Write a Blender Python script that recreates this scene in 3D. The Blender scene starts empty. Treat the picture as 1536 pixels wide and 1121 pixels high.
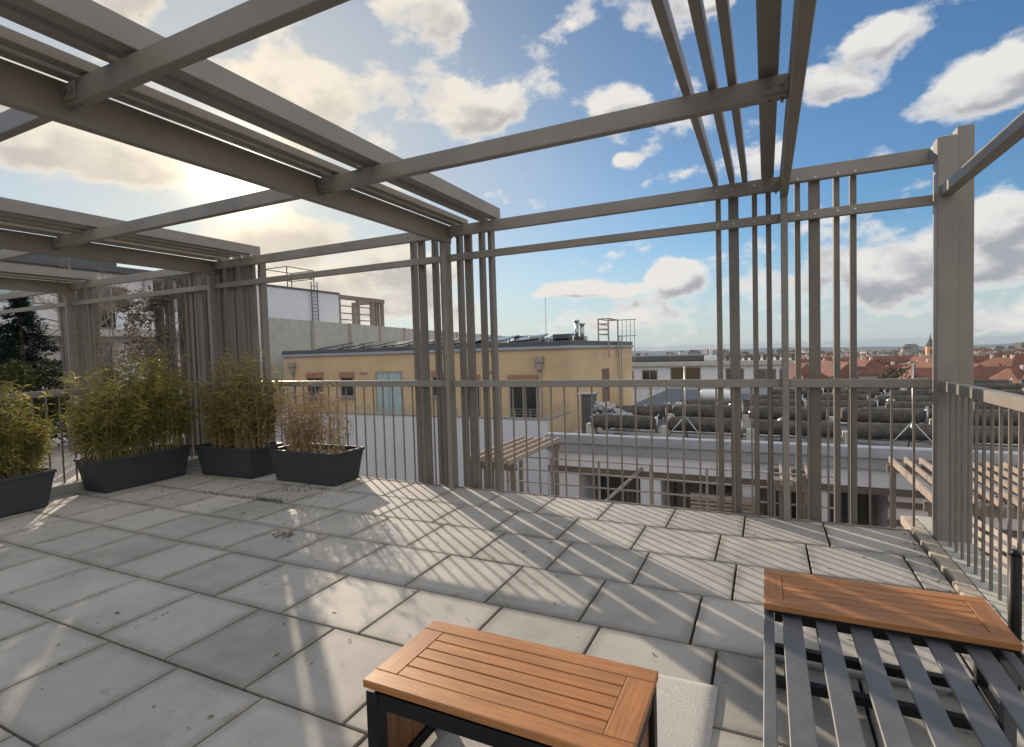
import bpy, math, random
from mathutils import Vector, Matrix
R = math.radians
S = bpy.context.scene
col = S.collection
random.seed(7)

# ------------------------------------------------------------------ camera
YAW, PITCH, ROLL, EYE = .4467, -.0408, -.0294, 1.53
fw = Vector((-math.sin(YAW)*math.cos(PITCH), math.cos(YAW)*math.cos(PITCH), math.sin(PITCH)))
rt = Vector((math.cos(YAW), math.sin(YAW), 0)); up = rt.cross(fw)
r2 = math.cos(ROLL)*rt + math.sin(ROLL)*up
u2 = -math.sin(ROLL)*rt + math.cos(ROLL)*up
cd = bpy.data.cameras.new('camera'); cam = bpy.data.objects.new('camera', cd); col.objects.link(cam)
cam.matrix_world = Matrix(((r2.x, u2.x, -fw.x, 0), (r2.y, u2.y, -fw.y, 0), (r2.z, u2.z, -fw.z, EYE), (0, 0, 0, 1)))
cd.sensor_width = 36; cd.sensor_fit = 'HORIZONTAL'; cd.lens = 796.6/1536*36
cd.clip_start = .05; cd.clip_end = 60000
S.camera = cam
S.view_settings.view_transform = 'Standard'; S.view_settings.look = 'None'
S.view_settings.exposure = 0.3; S.view_settings.gamma = 1

# ------------------------------------------------------------------ sun and sky
SUN_AZ, SUN_EL = R(-52), R(17.3)
sund = Vector((math.sin(SUN_AZ)*math.cos(SUN_EL), math.cos(SUN_AZ)*math.cos(SUN_EL), math.sin(SUN_EL)))
ld = bpy.data.lights.new('sun', 'SUN'); ld.energy = 5.0; ld.angle = R(.53); ld.color = (1, .83, .64)
sun = bpy.data.objects.new('sun', ld); col.objects.link(sun); sun.location = (0, 0, 40)
sun.rotation_euler = sund.to_track_quat('Z', 'Y').to_euler()

W = bpy.data.worlds.new('World'); S.world = W; W.use_nodes = True
nt = W.node_tree; nt.nodes.clear()
def NN(t, **k):
    n = nt.nodes.new(t)
    for a, b in k.items(): setattr(n, a, b)
    return n
def LK(a, b): nt.links.new(a, b)
def M_(op, a, b=None, c=None, clamp=False):
    n = NN('ShaderNodeMath', operation=op); n.use_clamp = clamp
    for i, v in enumerate((a, b, c)):
        if v is None: continue
        if isinstance(v, (int, float)): n.inputs[i].default_value = v
        else: LK(v, n.inputs[i])
    return n.outputs[0]
def V_(op, a, b=None, out=0):
    n = NN('ShaderNodeVectorMath', operation=op)
    for i, v in enumerate((a, b)):
        if v is None: continue
        if isinstance(v, (tuple, Vector)): n.inputs[i].default_value = v
        else: LK(v, n.inputs[i])
    return n.outputs[out]
def SS_(v, a, b, lo=0., hi=1.):
    n = NN('ShaderNodeMapRange', interpolation_type='SMOOTHSTEP')
    LK(v, n.inputs[0])
    for i, q in enumerate((a, b, lo, hi)): n.inputs[i+1].default_value = q
    return n.outputs[0]
def MIX_(f, a, b):
    n = NN('ShaderNodeMix', data_type='RGBA')
    if isinstance(f, (int, float)): n.inputs[0].default_value = f
    else: LK(f, n.inputs[0])
    for i, v in ((6, a), (7, b)):
        if isinstance(v, tuple): n.inputs[i].default_value = (*v, 1)
        else: LK(v, n.inputs[i])
    return n.outputs[2]
def NOISE_(v, scale, detail, rough):
    n = NN('ShaderNodeTexNoise'); n.inputs['Scale'].default_value = scale
    n.inputs['Detail'].default_value = detail; n.inputs['Roughness'].default_value = rough
    LK(v, n.inputs['Vector']); return n.outputs['Fac']
SKY_STR = .1
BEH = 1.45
sky = NN('ShaderNodeTexSky', sky_type='NISHITA', sun_disc=False)
sky.sun_elevation = SUN_EL; sky.sun_rotation = SUN_AZ
sky.air_density = 1.0; sky.dust_density = .6; sky.ozone_density = 2.0
tc = NN('ShaderNodeTexCoord'); dirv = V_('NORMALIZE', tc.outputs['Generated'])
sp = NN('ShaderNodeSeparateXYZ'); LK(dirv, sp.inputs[0])
warpn = NN('ShaderNodeTexNoise'); warpn.inputs['Scale'].default_value = 9; warpn.inputs['Detail'].default_value = 3
LK(dirv, warpn.inputs['Vector'])
warp = V_('SUBTRACT', warpn.outputs['Color'], (.5, .5, .5))
az = M_('MULTIPLY', M_('ARCTAN2', sp.outputs[0], sp.outputs[1]), 57.2958)
el = M_('MULTIPLY', M_('ARCSINE', sp.outputs[2]), 57.2958)
cb = NN('ShaderNodeCombineXYZ'); LK(az, cb.inputs[0]); LK(el, cb.inputs[1])
uv = V_('ADD', cb.outputs[0], V_('MULTIPLY', warp, (4.5, 2.6, 0)))
# clouds of the day: azimuth, elevation, half width, half height (degrees), weight
BL = [(-33.4, 31.8, 6.0, 2.6, 1), (-28.6, 24.0, 5.8, 2.5, 1), (-13.5, 23.8, 3.9, 2.2, .95), (-13.3, 18.7, 1.7, .8, .8),
      (-46.5, 23.4, 7.4, 3.9, 1), (-63, 17.6, 10, 3.4, 1), (-49.8, 12.2, 6.2, 2.6, .9), (8.6, 24.6, 4.2, 1.9, .72), (4.9, 22.0, 3.0, 2.3, .8),
      (16.4, 20, 3.8, 2.9, .95), (17, 9.2, 4.6, 3.2, 1), (12.9, 6.1, 8, 3.2, .9), (-17.4, 6.2, 6.0, .95, .95), (-7.9, 7.1, 3.6, 1.8, .66),
      (1.9, 7.0, 6.2, 3.4, .6), (-41.2, 7.2, 11, 4.2, 1), (-60.5, 29.5, 4, 2.4, .9), (-3.7, 30.5, 2.6, 1.2, .8), (-15.9, 8.9, 3.1, .9, .6),
      (16.2, 2.5, 5, 2.2, .8), (-70, 21, 6, 3.5, .9), (-82, 14, 9, 5, 1), (-20, 2.6, 26, 1.4, .35), (34, 18, 9, 6, 1), (34, 36, 8, 4, .9)]
def field(uv_):
    b_ = None
    for (u0, v0, a, b, w) in BL:
        q = V_('LENGTH', V_('MULTIPLY', V_('SUBTRACT', uv_, (u0, v0, 0)), (1/a, 1/b, 0)), out=1)
        f = SS_(q, 1.4, .3, 0, w)
        b_ = f if b_ is None else M_('MAXIMUM', b_, f)
    return b_
bs = field(uv); bs2 = field(V_('ADD', uv, (-.9, 1.5, 0)))
cvec = V_('MULTIPLY', dirv, (1, 1, 1.7))
CS = 8.5
n1 = NOISE_(cvec, CS, 11, .58)
n2 = NOISE_(V_('ADD', cvec, (sund.x*.035, sund.y*.035, sund.z*.035*1.7 + .045)), CS, 7, .5)
n3 = NOISE_(cvec, 3.3, 4, .55)
# behind and above the viewer: unseen bright cumulus added to lighten shaded surfaces
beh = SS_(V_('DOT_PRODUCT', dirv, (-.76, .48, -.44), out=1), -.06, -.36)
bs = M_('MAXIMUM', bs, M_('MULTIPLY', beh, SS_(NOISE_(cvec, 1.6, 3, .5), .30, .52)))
dens = M_('ADD', M_('MULTIPLY', bs, .60), M_('MULTIPLY_ADD', n1, 2.0, -1.10))
dens = M_('ADD', dens, M_('MULTIPLY_ADD', n3, .5, -.20))
mask = M_('POWER', SS_(dens, .03, .32), 1.0)
thick = SS_(dens, .10, .48)
lit = SS_(M_('ADD', M_('SUBTRACT', n1, n2), M_('MULTIPLY', M_('SUBTRACT', bs, bs2), .42)), -.05, .24)
sdot = V_('DOT_PRODUCT', dirv, tuple(sund), out=1)
sd0 = M_('MAXIMUM', sdot, 0)
g_w = M_('POWER', sd0, 9.)         # wide forward glow
g_n = M_('POWER', sd0, 700.)       # bright core round the sun
shade = M_('MULTIPLY', thick, M_('SUBTRACT', 1., M_('MULTIPLY', lit, .9)))
ccol = MIX_(M_('MULTIPLY', shade, M_('SUBTRACT', 1., M_('MULTIPLY', g_w, .45))), (.86, .84, .81), (.40, .41, .455))
ccol = MIX_(M_('MULTIPLY', g_w, .75, clamp=True), ccol, V_('MULTIPLY', ccol, (1.06, .96, .80)))
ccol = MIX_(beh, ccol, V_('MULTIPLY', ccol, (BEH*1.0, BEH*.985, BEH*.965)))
skyc = V_('MULTIPLY', sky.outputs[0], (SKY_STR*.74, SKY_STR*1.06, SKY_STR*1.30))
white = V_('DOT_PRODUCT', skyc, (.3, .5, .2), out=1)
wv = NN('ShaderNodeCombineXYZ')
for k_, c_ in enumerate((1.0, 1.03, 1.05)): LK(M_('MINIMUM', M_('MULTIPLY', white, c_), .50), wv.inputs[k_])
skyc = MIX_(M_('MULTIPLY', M_('POWER', sd0, 6.), .9, clamp=True), skyc, wv.outputs[0])
low = SS_(sp.outputs[2], .20, .0)
skyc = MIX_(M_('MULTIPLY', low, .8), skyc, (.60, .655, .68))
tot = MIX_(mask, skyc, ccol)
def scl(c, f):
    n = NN('ShaderNodeVectorMath', operation='SCALE'); n.inputs[0].default_value = c; LK(f, n.inputs[3]); return n.outputs[0]
tot = V_('ADD', tot, V_('ADD', scl((.05, .035, .01), g_w), V_('ADD', scl((2.4, 2.1, 1.6), g_n), scl((.20, .16, .09), M_('POWER', sd0, 90.)))))
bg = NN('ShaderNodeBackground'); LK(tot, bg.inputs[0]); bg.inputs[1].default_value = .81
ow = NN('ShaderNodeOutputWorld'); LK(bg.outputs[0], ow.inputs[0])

# ------------------------------------------------------------------ materials
MATS = {}
def mat(name, c, rough=.6, var=.12, scale=6., metal=0., bump=0., bscale=60., c2=None, island=0., stretch=(1, 1, 1), detail=6, spec=.5, trans=0.):
    m = bpy.data.materials.new(name); m.use_nodes = True; t = m.node_tree; b = t.nodes['Principled BSDF']
    tcn = t.nodes.new('ShaderNodeTexCoord'); mp = t.nodes.new('ShaderNodeMapping'); mp.inputs['Scale'].default_value = stretch
    t.links.new(tcn.outputs['Object'], mp.inputs[0])
    nz = t.nodes.new('ShaderNodeTexNoise'); nz.inputs['Scale'].default_value = scale; nz.inputs['Detail'].default_value = detail; nz.inputs['Roughness'].default_value = .62
    t.links.new(mp.outputs[0], nz.inputs['Vector'])
    rp = t.nodes.new('ShaderNodeValToRGB'); rp.color_ramp.elements[0].position = .28; rp.color_ramp.elements[1].position = .72
    lo = tuple(x*(1-var) for x in c); hi = tuple(min(1, x*(1+var)) for x in c) if c2 is None else c2
    rp.color_ramp.elements[0].color = (*lo, 1); rp.color_ramp.elements[1].color = (*hi, 1)
    t.links.new(nz.outputs['Fac'], rp.inputs[0]); out = rp.outputs[0]
    if island:
        g = t.nodes.new('ShaderNodeNewGeometry'); mr = t.nodes.new('ShaderNodeMapRange')
        mr.inputs[3].default_value = 1-island; mr.inputs[4].default_value = 1+island
        t.links.new(g.outputs['Random Per Island'], mr.inputs[0])
        vm = t.nodes.new('ShaderNodeVectorMath'); vm.operation = 'SCALE'
        t.links.new(out, vm.inputs[0]); t.links.new(mr.outputs[0], vm.inputs[3]); out = vm.outputs[0]
    t.links.new(out, b.inputs['Base Color'])
    b.inputs['Roughness'].default_value = rough; b.inputs['Metallic'].default_value = metal
    b.inputs['Specular IOR Level'].default_value = spec
    rr = t.nodes.new('ShaderNodeMapRange'); rr.inputs[3].default_value = max(0, rough-.1); rr.inputs[4].default_value = min(1, rough+.12)
    t.links.new(nz.outputs['Fac'], rr.inputs[0]); t.links.new(rr.outputs[0], b.inputs['Roughness'])
    if bump:
        n3 = t.nodes.new('ShaderNodeTexNoise'); n3.inputs['Scale'].default_value = bscale; n3.inputs['Detail'].default_value = 4
        t.links.new(mp.outputs[0], n3.inputs['Vector'])
        bp = t.nodes.new('ShaderNodeBump'); bp.inputs['Strength'].default_value = bump; bp.inputs['Distance'].default_value = .01
        t.links.new(n3.outputs['Fac'], bp.inputs['Height']); t.links.new(bp.outputs[0], b.inputs['Normal'])
    if trans:
        tb = t.nodes.new('ShaderNodeBsdfTranslucent'); ms = t.nodes.new('ShaderNodeMixShader'); ms.inputs[0].default_value = trans
        t.links.new(out, tb.inputs[0]); t.links.new(b.outputs[0], ms.inputs[1]); t.links.new(tb.outputs[0], ms.inputs[2])
        t.links.new(ms.outputs[0], t.nodes['Material Output'].inputs[0])
    MATS[name] = m; return m
TAUPE = mat('taupe_paint', (.225, .208, .185), .42, .17, 2.2, bump=.06, bscale=140)
TAUPE2 = mat('taupe_paint_brown', (.19, .162, .14), .45, .18, 4)
FIN = mat('taupe_paint_fin_shade', (.158, .140, .122), .45, .2, 2.5, bump=.05, bscale=140)  # taupe paint again, with the fins' back-lit shade put into the colour
GALV = mat('galvanised_steel', (.42, .43, .43), .35, .2, 30, metal=.8)
BLACK = mat('black_steel', (.008, .008, .009), .5, .3, 20, spec=.3)
GREYM = mat('grey_slat_paint', (.108, .114, .128), .42, .16, 12, bump=.04, bscale=200)
PLANT = mat('planter_plastic', (.030, .034, .040), .55, .15, 25, bump=.08, bscale=120)
SOIL = mat('soil', (.035, .025, .018), .95, .4, 40, bump=.6, bscale=50)
LEAFG = mat('bamboo_leaf_green', (.17, .18, .04), .5, .35, 4, c2=(.52, .45, .14), island=.4, trans=.55)
LEAFY = mat('bamboo_leaf_olive', (.22, .19, .065), .55, .3, 5, c2=(.47, .38, .15), island=.4, trans=.5)
LEAFB = mat('bamboo_leaf_dry', (.27, .18, .10), .6, .3, 6, c2=(.46, .34, .19), island=.4, trans=.42)
CANE = mat('bamboo_cane', (.26, .24, .10), .5, .25, 30)
CANEB = mat('dry_cane', (.34, .25, .14), .6, .25, 30)
FIR = mat('fir_needles', (.010, .020, .014), .9, .4, 8, island=.5, spec=.1)
HEDGE = mat('hedge_leaf', (.03, .042, .014), .85, .4, 5, c2=(.10, .11, .045), island=.5, trans=.15, spec=.15)
BARK = mat('bark', (.10, .075, .055), .9, .35, 18, bump=.5, bscale=40)
VINE = mat('bare_vine', (.22, .18, .14), .8, .3, 20)
WHITE = mat('white_render', (.62, .645, .70), .8, .06, 1.2, bump=.08, bscale=60)
LILAC = mat('pale_render', (.68, .645, .66), .85, .08, 1.0, bump=.08, bscale=50)
YELLOW = mat('yellow_render', (.54, .41, .255), .85, .13, .7, bump=.1, bscale=50)
CONC = mat('concrete', (.42, .42, .38), .9, .14, 1.3, bump=.15, bscale=30)
FLASH = mat('metal_flashing', (.33, .355, .40), .45, .12, 3, metal=.2)
ROOFD = mat('dark_roof_sheet', (.085, .09, .10), .6, .2, 2)
PANEL = mat('solar_glass', (.02, .024, .035), .18, .2, 2)
GLASS = mat('dark_window_glass', (.02, .026, .03), .08, .3, 1.5, spec=.8)
GLASSL = mat('frosted_door_glass', (.36, .46, .48), .25, .1, 1.5)
FRAMEW = mat('window_frame', (.30, .27, .25), .5, .1, 8)
BLIND = mat('roller_box', (.33, .17, .11), .6, .12, 12)
TUBE = mat('dark_tube_cover', (.045, .042, .038), .75, .4, 5, bump=.3, bscale=16, c2=(.115, .105, .093))
TARP = mat('white_tarp', (.74, .76, .78), .6, .06, 5)
TARPG = mat('grey_tarp', (.30, .31, .34), .7, .35, 6)
WOODP = mat('weathered_slat', (.33, .27, .225), .7, .25, 8, island=.25)
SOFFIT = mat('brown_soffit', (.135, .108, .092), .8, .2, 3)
GRAVEL = mat('terrace_gravel', (.50, .44, .39), .95, .2, 30, bump=.4, bscale=90)
MATC = mat('mat_cloth', (.60, .58, .56), .95, .08, 9, bump=.25, bscale=160)
REDT = mat('red_tiles', (.155, .066, .046), .85, .4, .25, island=.3)
GREYT = mat('grey_roof', (.17, .165, .17), .85, .3, .3, island=.4)
HOUSEW = mat('house_wall', (.40, .37, .33), .9, .2, .2, island=.35)
TOWER = mat('tower_render', (.62, .33, .16), .8, .1, .5)
COPPER = mat('spire_copper', (.07, .10, .09), .6, .2, .5)
TREEM = mat('town_tree_leaf', (.035, .042, .022), .8, .5, 1.2, c2=(.075, .075, .035), island=.4)
TERR = mat('town_ground', (.12, .115, .085), .95, .6, .012, c2=(.22, .17, .13), detail=12)
HILLM = mat('hill_wood', (.028, .045, .058), 1, .3, .0015, c2=(.05, .065, .07), detail=10)

def slab_mat():
    m = bpy.data.materials.new('concrete_slab'); m.use_nodes = True; t = m.node_tree; b = t.nodes['Principled BSDF']
    L = t.links.new; N = t.nodes.new
    tcn = N('ShaderNodeTexCoord'); g = N('ShaderNodeNewGeometry')
    def nz(s, d, r=.6):
        n = N('ShaderNodeTexNoise'); n.inputs['Scale'].default_value = s; n.inputs['Detail'].default_value = d; n.inputs['Roughness'].default_value = r
        L(tcn.outputs['Object'], n.inputs['Vector']); return n.outputs['Fac']
    def ramp(f, p0, c0, p1, c1):
        n = N('ShaderNodeValToRGB'); e = n.color_ramp.elements; e[0].position = p0; e[1].position = p1; e[0].color = (*c0, 1); e[1].color = (*c1, 1)
        L(f, n.inputs[0]); return n.outputs[0]
    def mixc(f, a, c, mode='MULTIPLY'):
        n = N('ShaderNodeMix'); n.data_type = 'RGBA'; n.blend_type = mode
        if isinstance(f, float): n.inputs[0].default_value = f
        else: L(f, n.inputs[0])
        for i, v in ((6, a), (7, c)):
            if isinstance(v, tuple): n.inputs[i].default_value = (*v, 1)
            else: L(v, n.inputs[i])
        return n.outputs[2]
    base = ramp(nz(2.1, 6), .3, (.372, .36, .338), .7, (.452, .435, .408))
    sp_ = ramp(nz(260, 3, .7), .35, (.80, .80, .80), .65, (1.12, 1.12, 1.12))
    isl = N('ShaderNodeMapRange'); isl.inputs[3].default_value = .86; isl.inputs[4].default_value = 1.09; L(g.outputs['Random Per Island'], isl.inputs[0])
    c = mixc(1., base, sp_)
    vm = N('ShaderNodeVectorMath'); vm.operation = 'SCALE'; L(c, vm.inputs[0]); L(isl.outputs[0], vm.inputs[3]); c = vm.outputs[0]
    st = ramp(nz(.9, 5, .7), .50, (1, 1, 1), .74, (.68, .69, .66))
    c = mixc(1., c, st)
    st2 = ramp(nz(7, 3, .55), .66, (1, 1, 1), .78, (.55, .53, .49))
    c = mixc(.7, c, st2)
    at = N('ShaderNodeAttribute'); at.attribute_name = 'edge'
    ed = N('ShaderNodeMath'); ed.operation = 'MULTIPLY'; L(at.outputs['Fac'], ed.inputs[0]); L(nz(5, 4), ed.inputs[1])
    c = mixc(ed.outputs[0], c, (.46, .44, .41))
    L(c, b.inputs['Base Color']); b.inputs['Roughness'].default_value = .78; b.inputs['Specular IOR Level'].default_value = .35
    bp = N('ShaderNodeBump'); bp.inputs['Strength'].default_value = .25; bp.inputs['Distance'].default_value = .004
    L(nz(180, 4, .7), bp.inputs['Height']); L(bp.outputs[0], b.inputs['Normal'])
    return m
SLAB = slab_mat()
def teak_mat(name, axis, dark=1.0, blotch=0.):
    m = bpy.data.materials.new(name); m.use_nodes = True; t = m.node_tree; b = t.nodes['Principled BSDF']; L = t.links.new; N = t.nodes.new
    tcn = N('ShaderNodeTexCoord'); g = N('ShaderNodeNewGeometry'); mp = N('ShaderNodeMapping')
    sc = [1, 1, 1]; sc[axis] = .045; mp.inputs['Scale'].default_value = sc; L(tcn.outputs['Object'], mp.inputs[0])
    off = N('ShaderNodeVectorMath'); off.operation = 'SCALE'; off.inputs[0].default_value = (37, 11, 53); L(g.outputs['Random Per Island'], off.inputs[3])
    ad = N('ShaderNodeVectorMath'); L(mp.outputs[0], ad.inputs[0]); L(off.outputs[0], ad.inputs[1])
    n = N('ShaderNodeTexNoise'); n.inputs['Scale'].default_value = 95; n.inputs['Detail'].default_value = 7; n.inputs['Roughness'].default_value = .7; n.inputs['Distortion'].default_value = .6; L(ad.outputs[0], n.inputs['Vector'])
    rp = N('ShaderNodeValToRGB'); e = rp.color_ramp.elements
    e[0].position = .25; e[0].color = (.24*dark, .088*dark, .029*dark, 1); e[1].position = .75; e[1].color = (.57*dark, .26*dark, .088*dark, 1)
    L(n.outputs['Fac'], rp.inputs[0])
    mr = N('ShaderNodeMapRange'); mr.inputs[3].default_value = .80; mr.inputs[4].default_value = 1.16; L(g.outputs['Random Per Island'], mr.inputs[0])
    vm = N('ShaderNodeVectorMath'); vm.operation = 'SCALE'; L(rp.outputs[0], vm.inputs[0]); L(mr.outputs[0], vm.inputs[3])
    n2_ = N('ShaderNodeTexNoise'); n2_.inputs['Scale'].default_value = 7; n2_.inputs['Detail'].default_value = 4
    mp2 = N('ShaderNodeMapping'); s2 = [1.6, 1.6, 1.6]; s2[axis] = .5; mp2.inputs['Scale'].default_value = s2; L(tcn.outputs['Object'], mp2.inputs[0]); L(mp2.outputs[0], n2_.inputs['Vector'])
    bm = N('ShaderNodeMapRange'); bm.inputs[1].default_value = .42; bm.inputs[2].default_value = .66; bm.inputs[3].default_value = 0; bm.inputs[4].default_value = max(blotch, .22); L(n2_.outputs['Fac'], bm.inputs[0])
    mx = N('ShaderNodeMix'); mx.data_type = 'RGBA'; L(bm.outputs[0], mx.inputs[0]); L(vm.outputs[0], mx.inputs[6]); mx.inputs[7].default_value = (.11, .065, .04, 1)
    L(mx.outputs[2], b.inputs['Base Color']); b.inputs['Roughness'].default_value = .45
    bp = N('ShaderNodeBump'); bp.inputs['Strength'].default_value = .12; bp.inputs['Distance'].default_value = .002; L(n.outputs['Fac'], bp.inputs['Height']); L(bp.outputs[0], b.inputs['Normal'])
    return m
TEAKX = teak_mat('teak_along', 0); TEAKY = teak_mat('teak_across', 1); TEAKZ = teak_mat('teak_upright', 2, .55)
TEAKWX = teak_mat('weathered_teak_along', 0, 1.0, .42); TEAKWY = teak_mat('weathered_teak_across', 1, .95, .4)

# ------------------------------------------------------------------ mesh helpers
ORG = {}
class MB:
    def __init__(s): s.v = []; s.f = []; s.m = []; s.sm = []
    def face(s, idx, mi=0, sm=False): s.f.append(idx); s.m.append(mi); s.sm.append(sm)
    def poly(s, pts, mi=0):
        n = len(s.v); s.v += [tuple(p) for p in pts]; s.face(list(range(n, n+len(pts))), mi); return s
    def box(s, x0, x1, y0, y1, z0, z1, ch=0., mi=0, T=None):
        c = Vector(((x0+x1)/2, (y0+y1)/2, (z0+z1)/2)); h = ((x1-x0)/2, (y1-y0)/2, (z1-z0)/2)
        return s.obox(c, h, ch, mi, T)
    def obox(s, c, h, ch=0., mi=0, T=None):
        T = T or Matrix.Identity(3); c = Vector(c); n = len(s.v)
        def P(x, y, z): s.v.append(tuple(c + T @ Vector((x, y, z))))
        if ch <= 0:
            for x in (-1, 1):
                for y in (-1, 1):
                    for z in (-1, 1): P(x*h[0], y*h[1], z*h[2])
            for q in ((0, 1, 3, 2), (4, 6, 7, 5), (0, 4, 5, 1), (2, 3, 7, 6), (0, 2, 6, 4), (1, 5, 7, 3)): s.face([n+i for i in q], mi)
            return s
        ch = min(ch, .45*min(h)*2); idx = {}
        for x in (-1, 1):
            for y in (-1, 1):
                for z in (-1, 1):
                    for a in range(3):
                        p = [x*(h[0]-ch), y*(h[1]-ch), z*(h[2]-ch)]; p[a] = (x, y, z)[a]*h[a]
                        idx[(x, y, z, a)] = len(s.v); P(*p)
        def K(sg, a): return idx[(*sg, a)]
        for a in range(3):
            b, d = (a+1) % 3, (a+2) % 3
            for sg in (-1, 1):
                q = []
                for (i, j) in ((-1, -1), (1, -1), (1, 1), (-1, 1)):
                    t = [0, 0, 0]; t[a] = sg; t[b] = i; t[d] = j; q.append(K(tuple(t), a))
                s.face(q if sg > 0 else q[::-1], mi)
            for i in (-1, 1):
                for j in (-1, 1):
                    t0 = [0, 0, 0]; t1 = [0, 0, 0]; t0[a] = -1; t1[a] = 1; t0[b] = t1[b] = i; t0[d] = t1[d] = j
                    q = [K(tuple(t0), b), K(tuple(t1), b), K(tuple(t1), d), K(tuple(t0), d)]
                    s.face(q if i*j > 0 else q[::-1], mi)
        for x in (-1, 1):
            for y in (-1, 1):
                for z in (-1, 1):
                    q = [idx[(x, y, z, 0)], idx[(x, y, z, 1)], idx[(x, y, z, 2)]]
                    s.face(q if x*y*z > 0 else q[::-1], mi)
        return s
    def bar(s, p0, p1, w, h, ch=0., mi=0, upv=(0, 0, 1)):
        p0, p1 = Vector(p0), Vector(p1); d = p1-p0; x = d.normalized(); y = Vector(upv).cross(x)
        if y.length < 1e-4: y = Vector((0, 1, 0)).cross(x)
        y.normalize(); z = x.cross(y)
        T = Matrix((x, y, z)).transposed()
        return s.obox((p0+p1)/2, (d.length/2, w/2, h/2), ch, mi, T)
    def tube(s, pts, r, n=6, mi=0, caps=True, sm=True):
        pts = [Vector(p) for p in pts]; k0 = len(s.v); rr = r if isinstance(r, (list, tuple)) else [r]*len(pts)
        for i, p in enumerate(pts):
            d = (pts[min(i+1, len(pts)-1)]-pts[max(i-1, 0)]).normalized()
            a = d.cross(Vector((0, 0, 1)) if abs(d.z) < .9 else Vector((1, 0, 0))).normalized(); b = d.cross(a)
            for j in range(n):
                t = 2*math.pi*j/n; s.v.append(tuple(p + (a*math.cos(t)+b*math.sin(t))*rr[i]))
        for i in range(len(pts)-1):
            for j in range(n):
                a0 = k0+i*n+j; a1 = k0+i*n+(j+1) % n
                s.face([a0, a0+n, a1+n, a1], mi, sm)
        if caps and n > 2:
            s.face([k0+j for j in range(n)], mi); s.face([k0+(len(pts)-1)*n+j for j in range(n)][::-1], mi)
        return s
    def mesh(s, name, mats, org=(0, 0, 0)):
        me = bpy.data.meshes.new(name); o = Vector(org)
        me.from_pydata([tuple(Vector(p)-o) for p in s.v], [], s.f)
        for m in (mats if isinstance(mats, (list, tuple)) else [mats]): me.materials.append(m)
        me.polygons.foreach_set('material_index', s.m); me.polygons.foreach_set('use_smooth', s.sm)
        me.update(); return me
    def build(s, name, mats, parent=None, org=None, local=False):
        if parent is not None: o0 = (0, 0, 0) if local else ORG[parent.name]
        else: o0 = org or (0, 0, 0)
        o = bpy.data.objects.new(name, s.mesh(name, mats, o0)); col.objects.link(o)
        if parent is not None: o.parent = parent; ORG[o.name] = (0, 0, 0) if local else ORG[parent.name]
        else: o.location = o0; ORG[o.name] = tuple(o0)
        return o
def tag(o, label, cat, group=None, kind=None):
    if label: o['label'] = label
    if cat: o['category'] = cat
    if group: o['group'] = group
    if kind: o['kind'] = kind
    return o
def thing(name, label, cat, loc=(0, 0, 0), group=None, rz=0):
    o = bpy.data.objects.new(name, None); col.objects.link(o); o.location = loc; o.rotation_euler.z = rz
    o.empty_display_size = .2; ORG[o.name] = tuple(loc); return tag(o, label, cat, group)
def structure(name, mb, m, org=None):
    o = mb.build(name, m, org=org); o['kind'] = 'structure'; return o
def bx(name, m, parent, x0, x1, y0, y1, z0, z1, ch=0.): return MB().box(x0, x1, y0, y1, z0, z1, ch).build(name, m, parent)
def inst(name, me, parent, loc):
    o = bpy.data.objects.new(name, me); col.objects.link(o); o.parent = parent; o.location = loc; return o

# ------------------------------------------------------------------ terrace floor
NX, PX = 0, .604
PY = .588
rows = [5.146-PY*i for i in range(0, 14)]
offs = [-.179, -.342, -.198, -.368, -.236, -.40, -.26, -.42, -.28, -.43, -.27, -.41, -.25]
fl = MB(); edge = []
def slab(x0, x1, y0, y1):
    zt = random.uniform(-.0012, .0012); tx = random.uniform(-.0012, .0012); ty = random.uniform(-.0012, .0012)
    g = .0068; c = .0045; e = .06
    x0 += g; x1 -= g; y0 += g; y1 -= g
    n = len(fl.v)
    rings = [((x0, x1, y0, y1), -.05, 1), ((x0, x1, y0, y1), zt-c, 1), ((x0+c, x1-c, y0+c, y1-c), zt, 1), ((x0+e, x1-e, y0+e, y1-e), zt, 0)]
    for (a, b, d, f), z, ev in rings:
        for k, (x, y) in enumerate(((a, d), (b, d), (b, f), (a, f))):
            fl.v.append((x, y, z + (tx if k in (1, 2) else -tx) + (ty if k > 1 else -ty))); edge.append(ev)
    for r in range(3):
        for k in range(4): fl.face([n+r*4+k, n+r*4+(k+1) % 4, n+r*4+4+(k+1) % 4, n+r*4+4+k])
    fl.face([n+12, n+13, n+14, n+15])
XL, XR = -7.52, 1.035
for i in range(13):
    y1, y0 = rows[i], rows[i+1]
    x = offs[i] - PX*14
    while x < XR:
        a, b = max(x, XL), min(x+PX, XR)
        if b-a > .04: slab(a, b, y0, y1)
        x += PX
floor = structure('terrace_floor', fl, SLAB)
at = floor.data.attributes.new('edge', 'FLOAT', 'POINT'); at.data.foreach_set('value', [float(e) for e in edge])
JOINT = mat('joint_dirt', (.030, .027, .022), .95, .5, 30)
b = MB().box(-7.9, 1.3, -2.6, 5.19, -16.5, -.03)
structure('terrace_bed', b, JOINT)
b = MB().box(XL, XR, 5.15, 5.178, -.05, .006, .003); structure('terrace_edge_strip', b, TAUPE2)
KERB = mat('kerb_stone', (.36, .31, .25), .9, .2, 12, bump=.5, bscale=60, c2=(.47, .42, .35))
kb = MB()
y = 5.52
while y > -2.4:                                                   # ragged cut edge of the kerb strip
    n = random.uniform(.10, .22)
    kb.box(1.04+random.uniform(-.012, .012), 1.135, y-n, y-.002, -.05, .028+random.uniform(-.004, .004), .006); y -= n
structure('kerb', kb, KERB)
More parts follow.
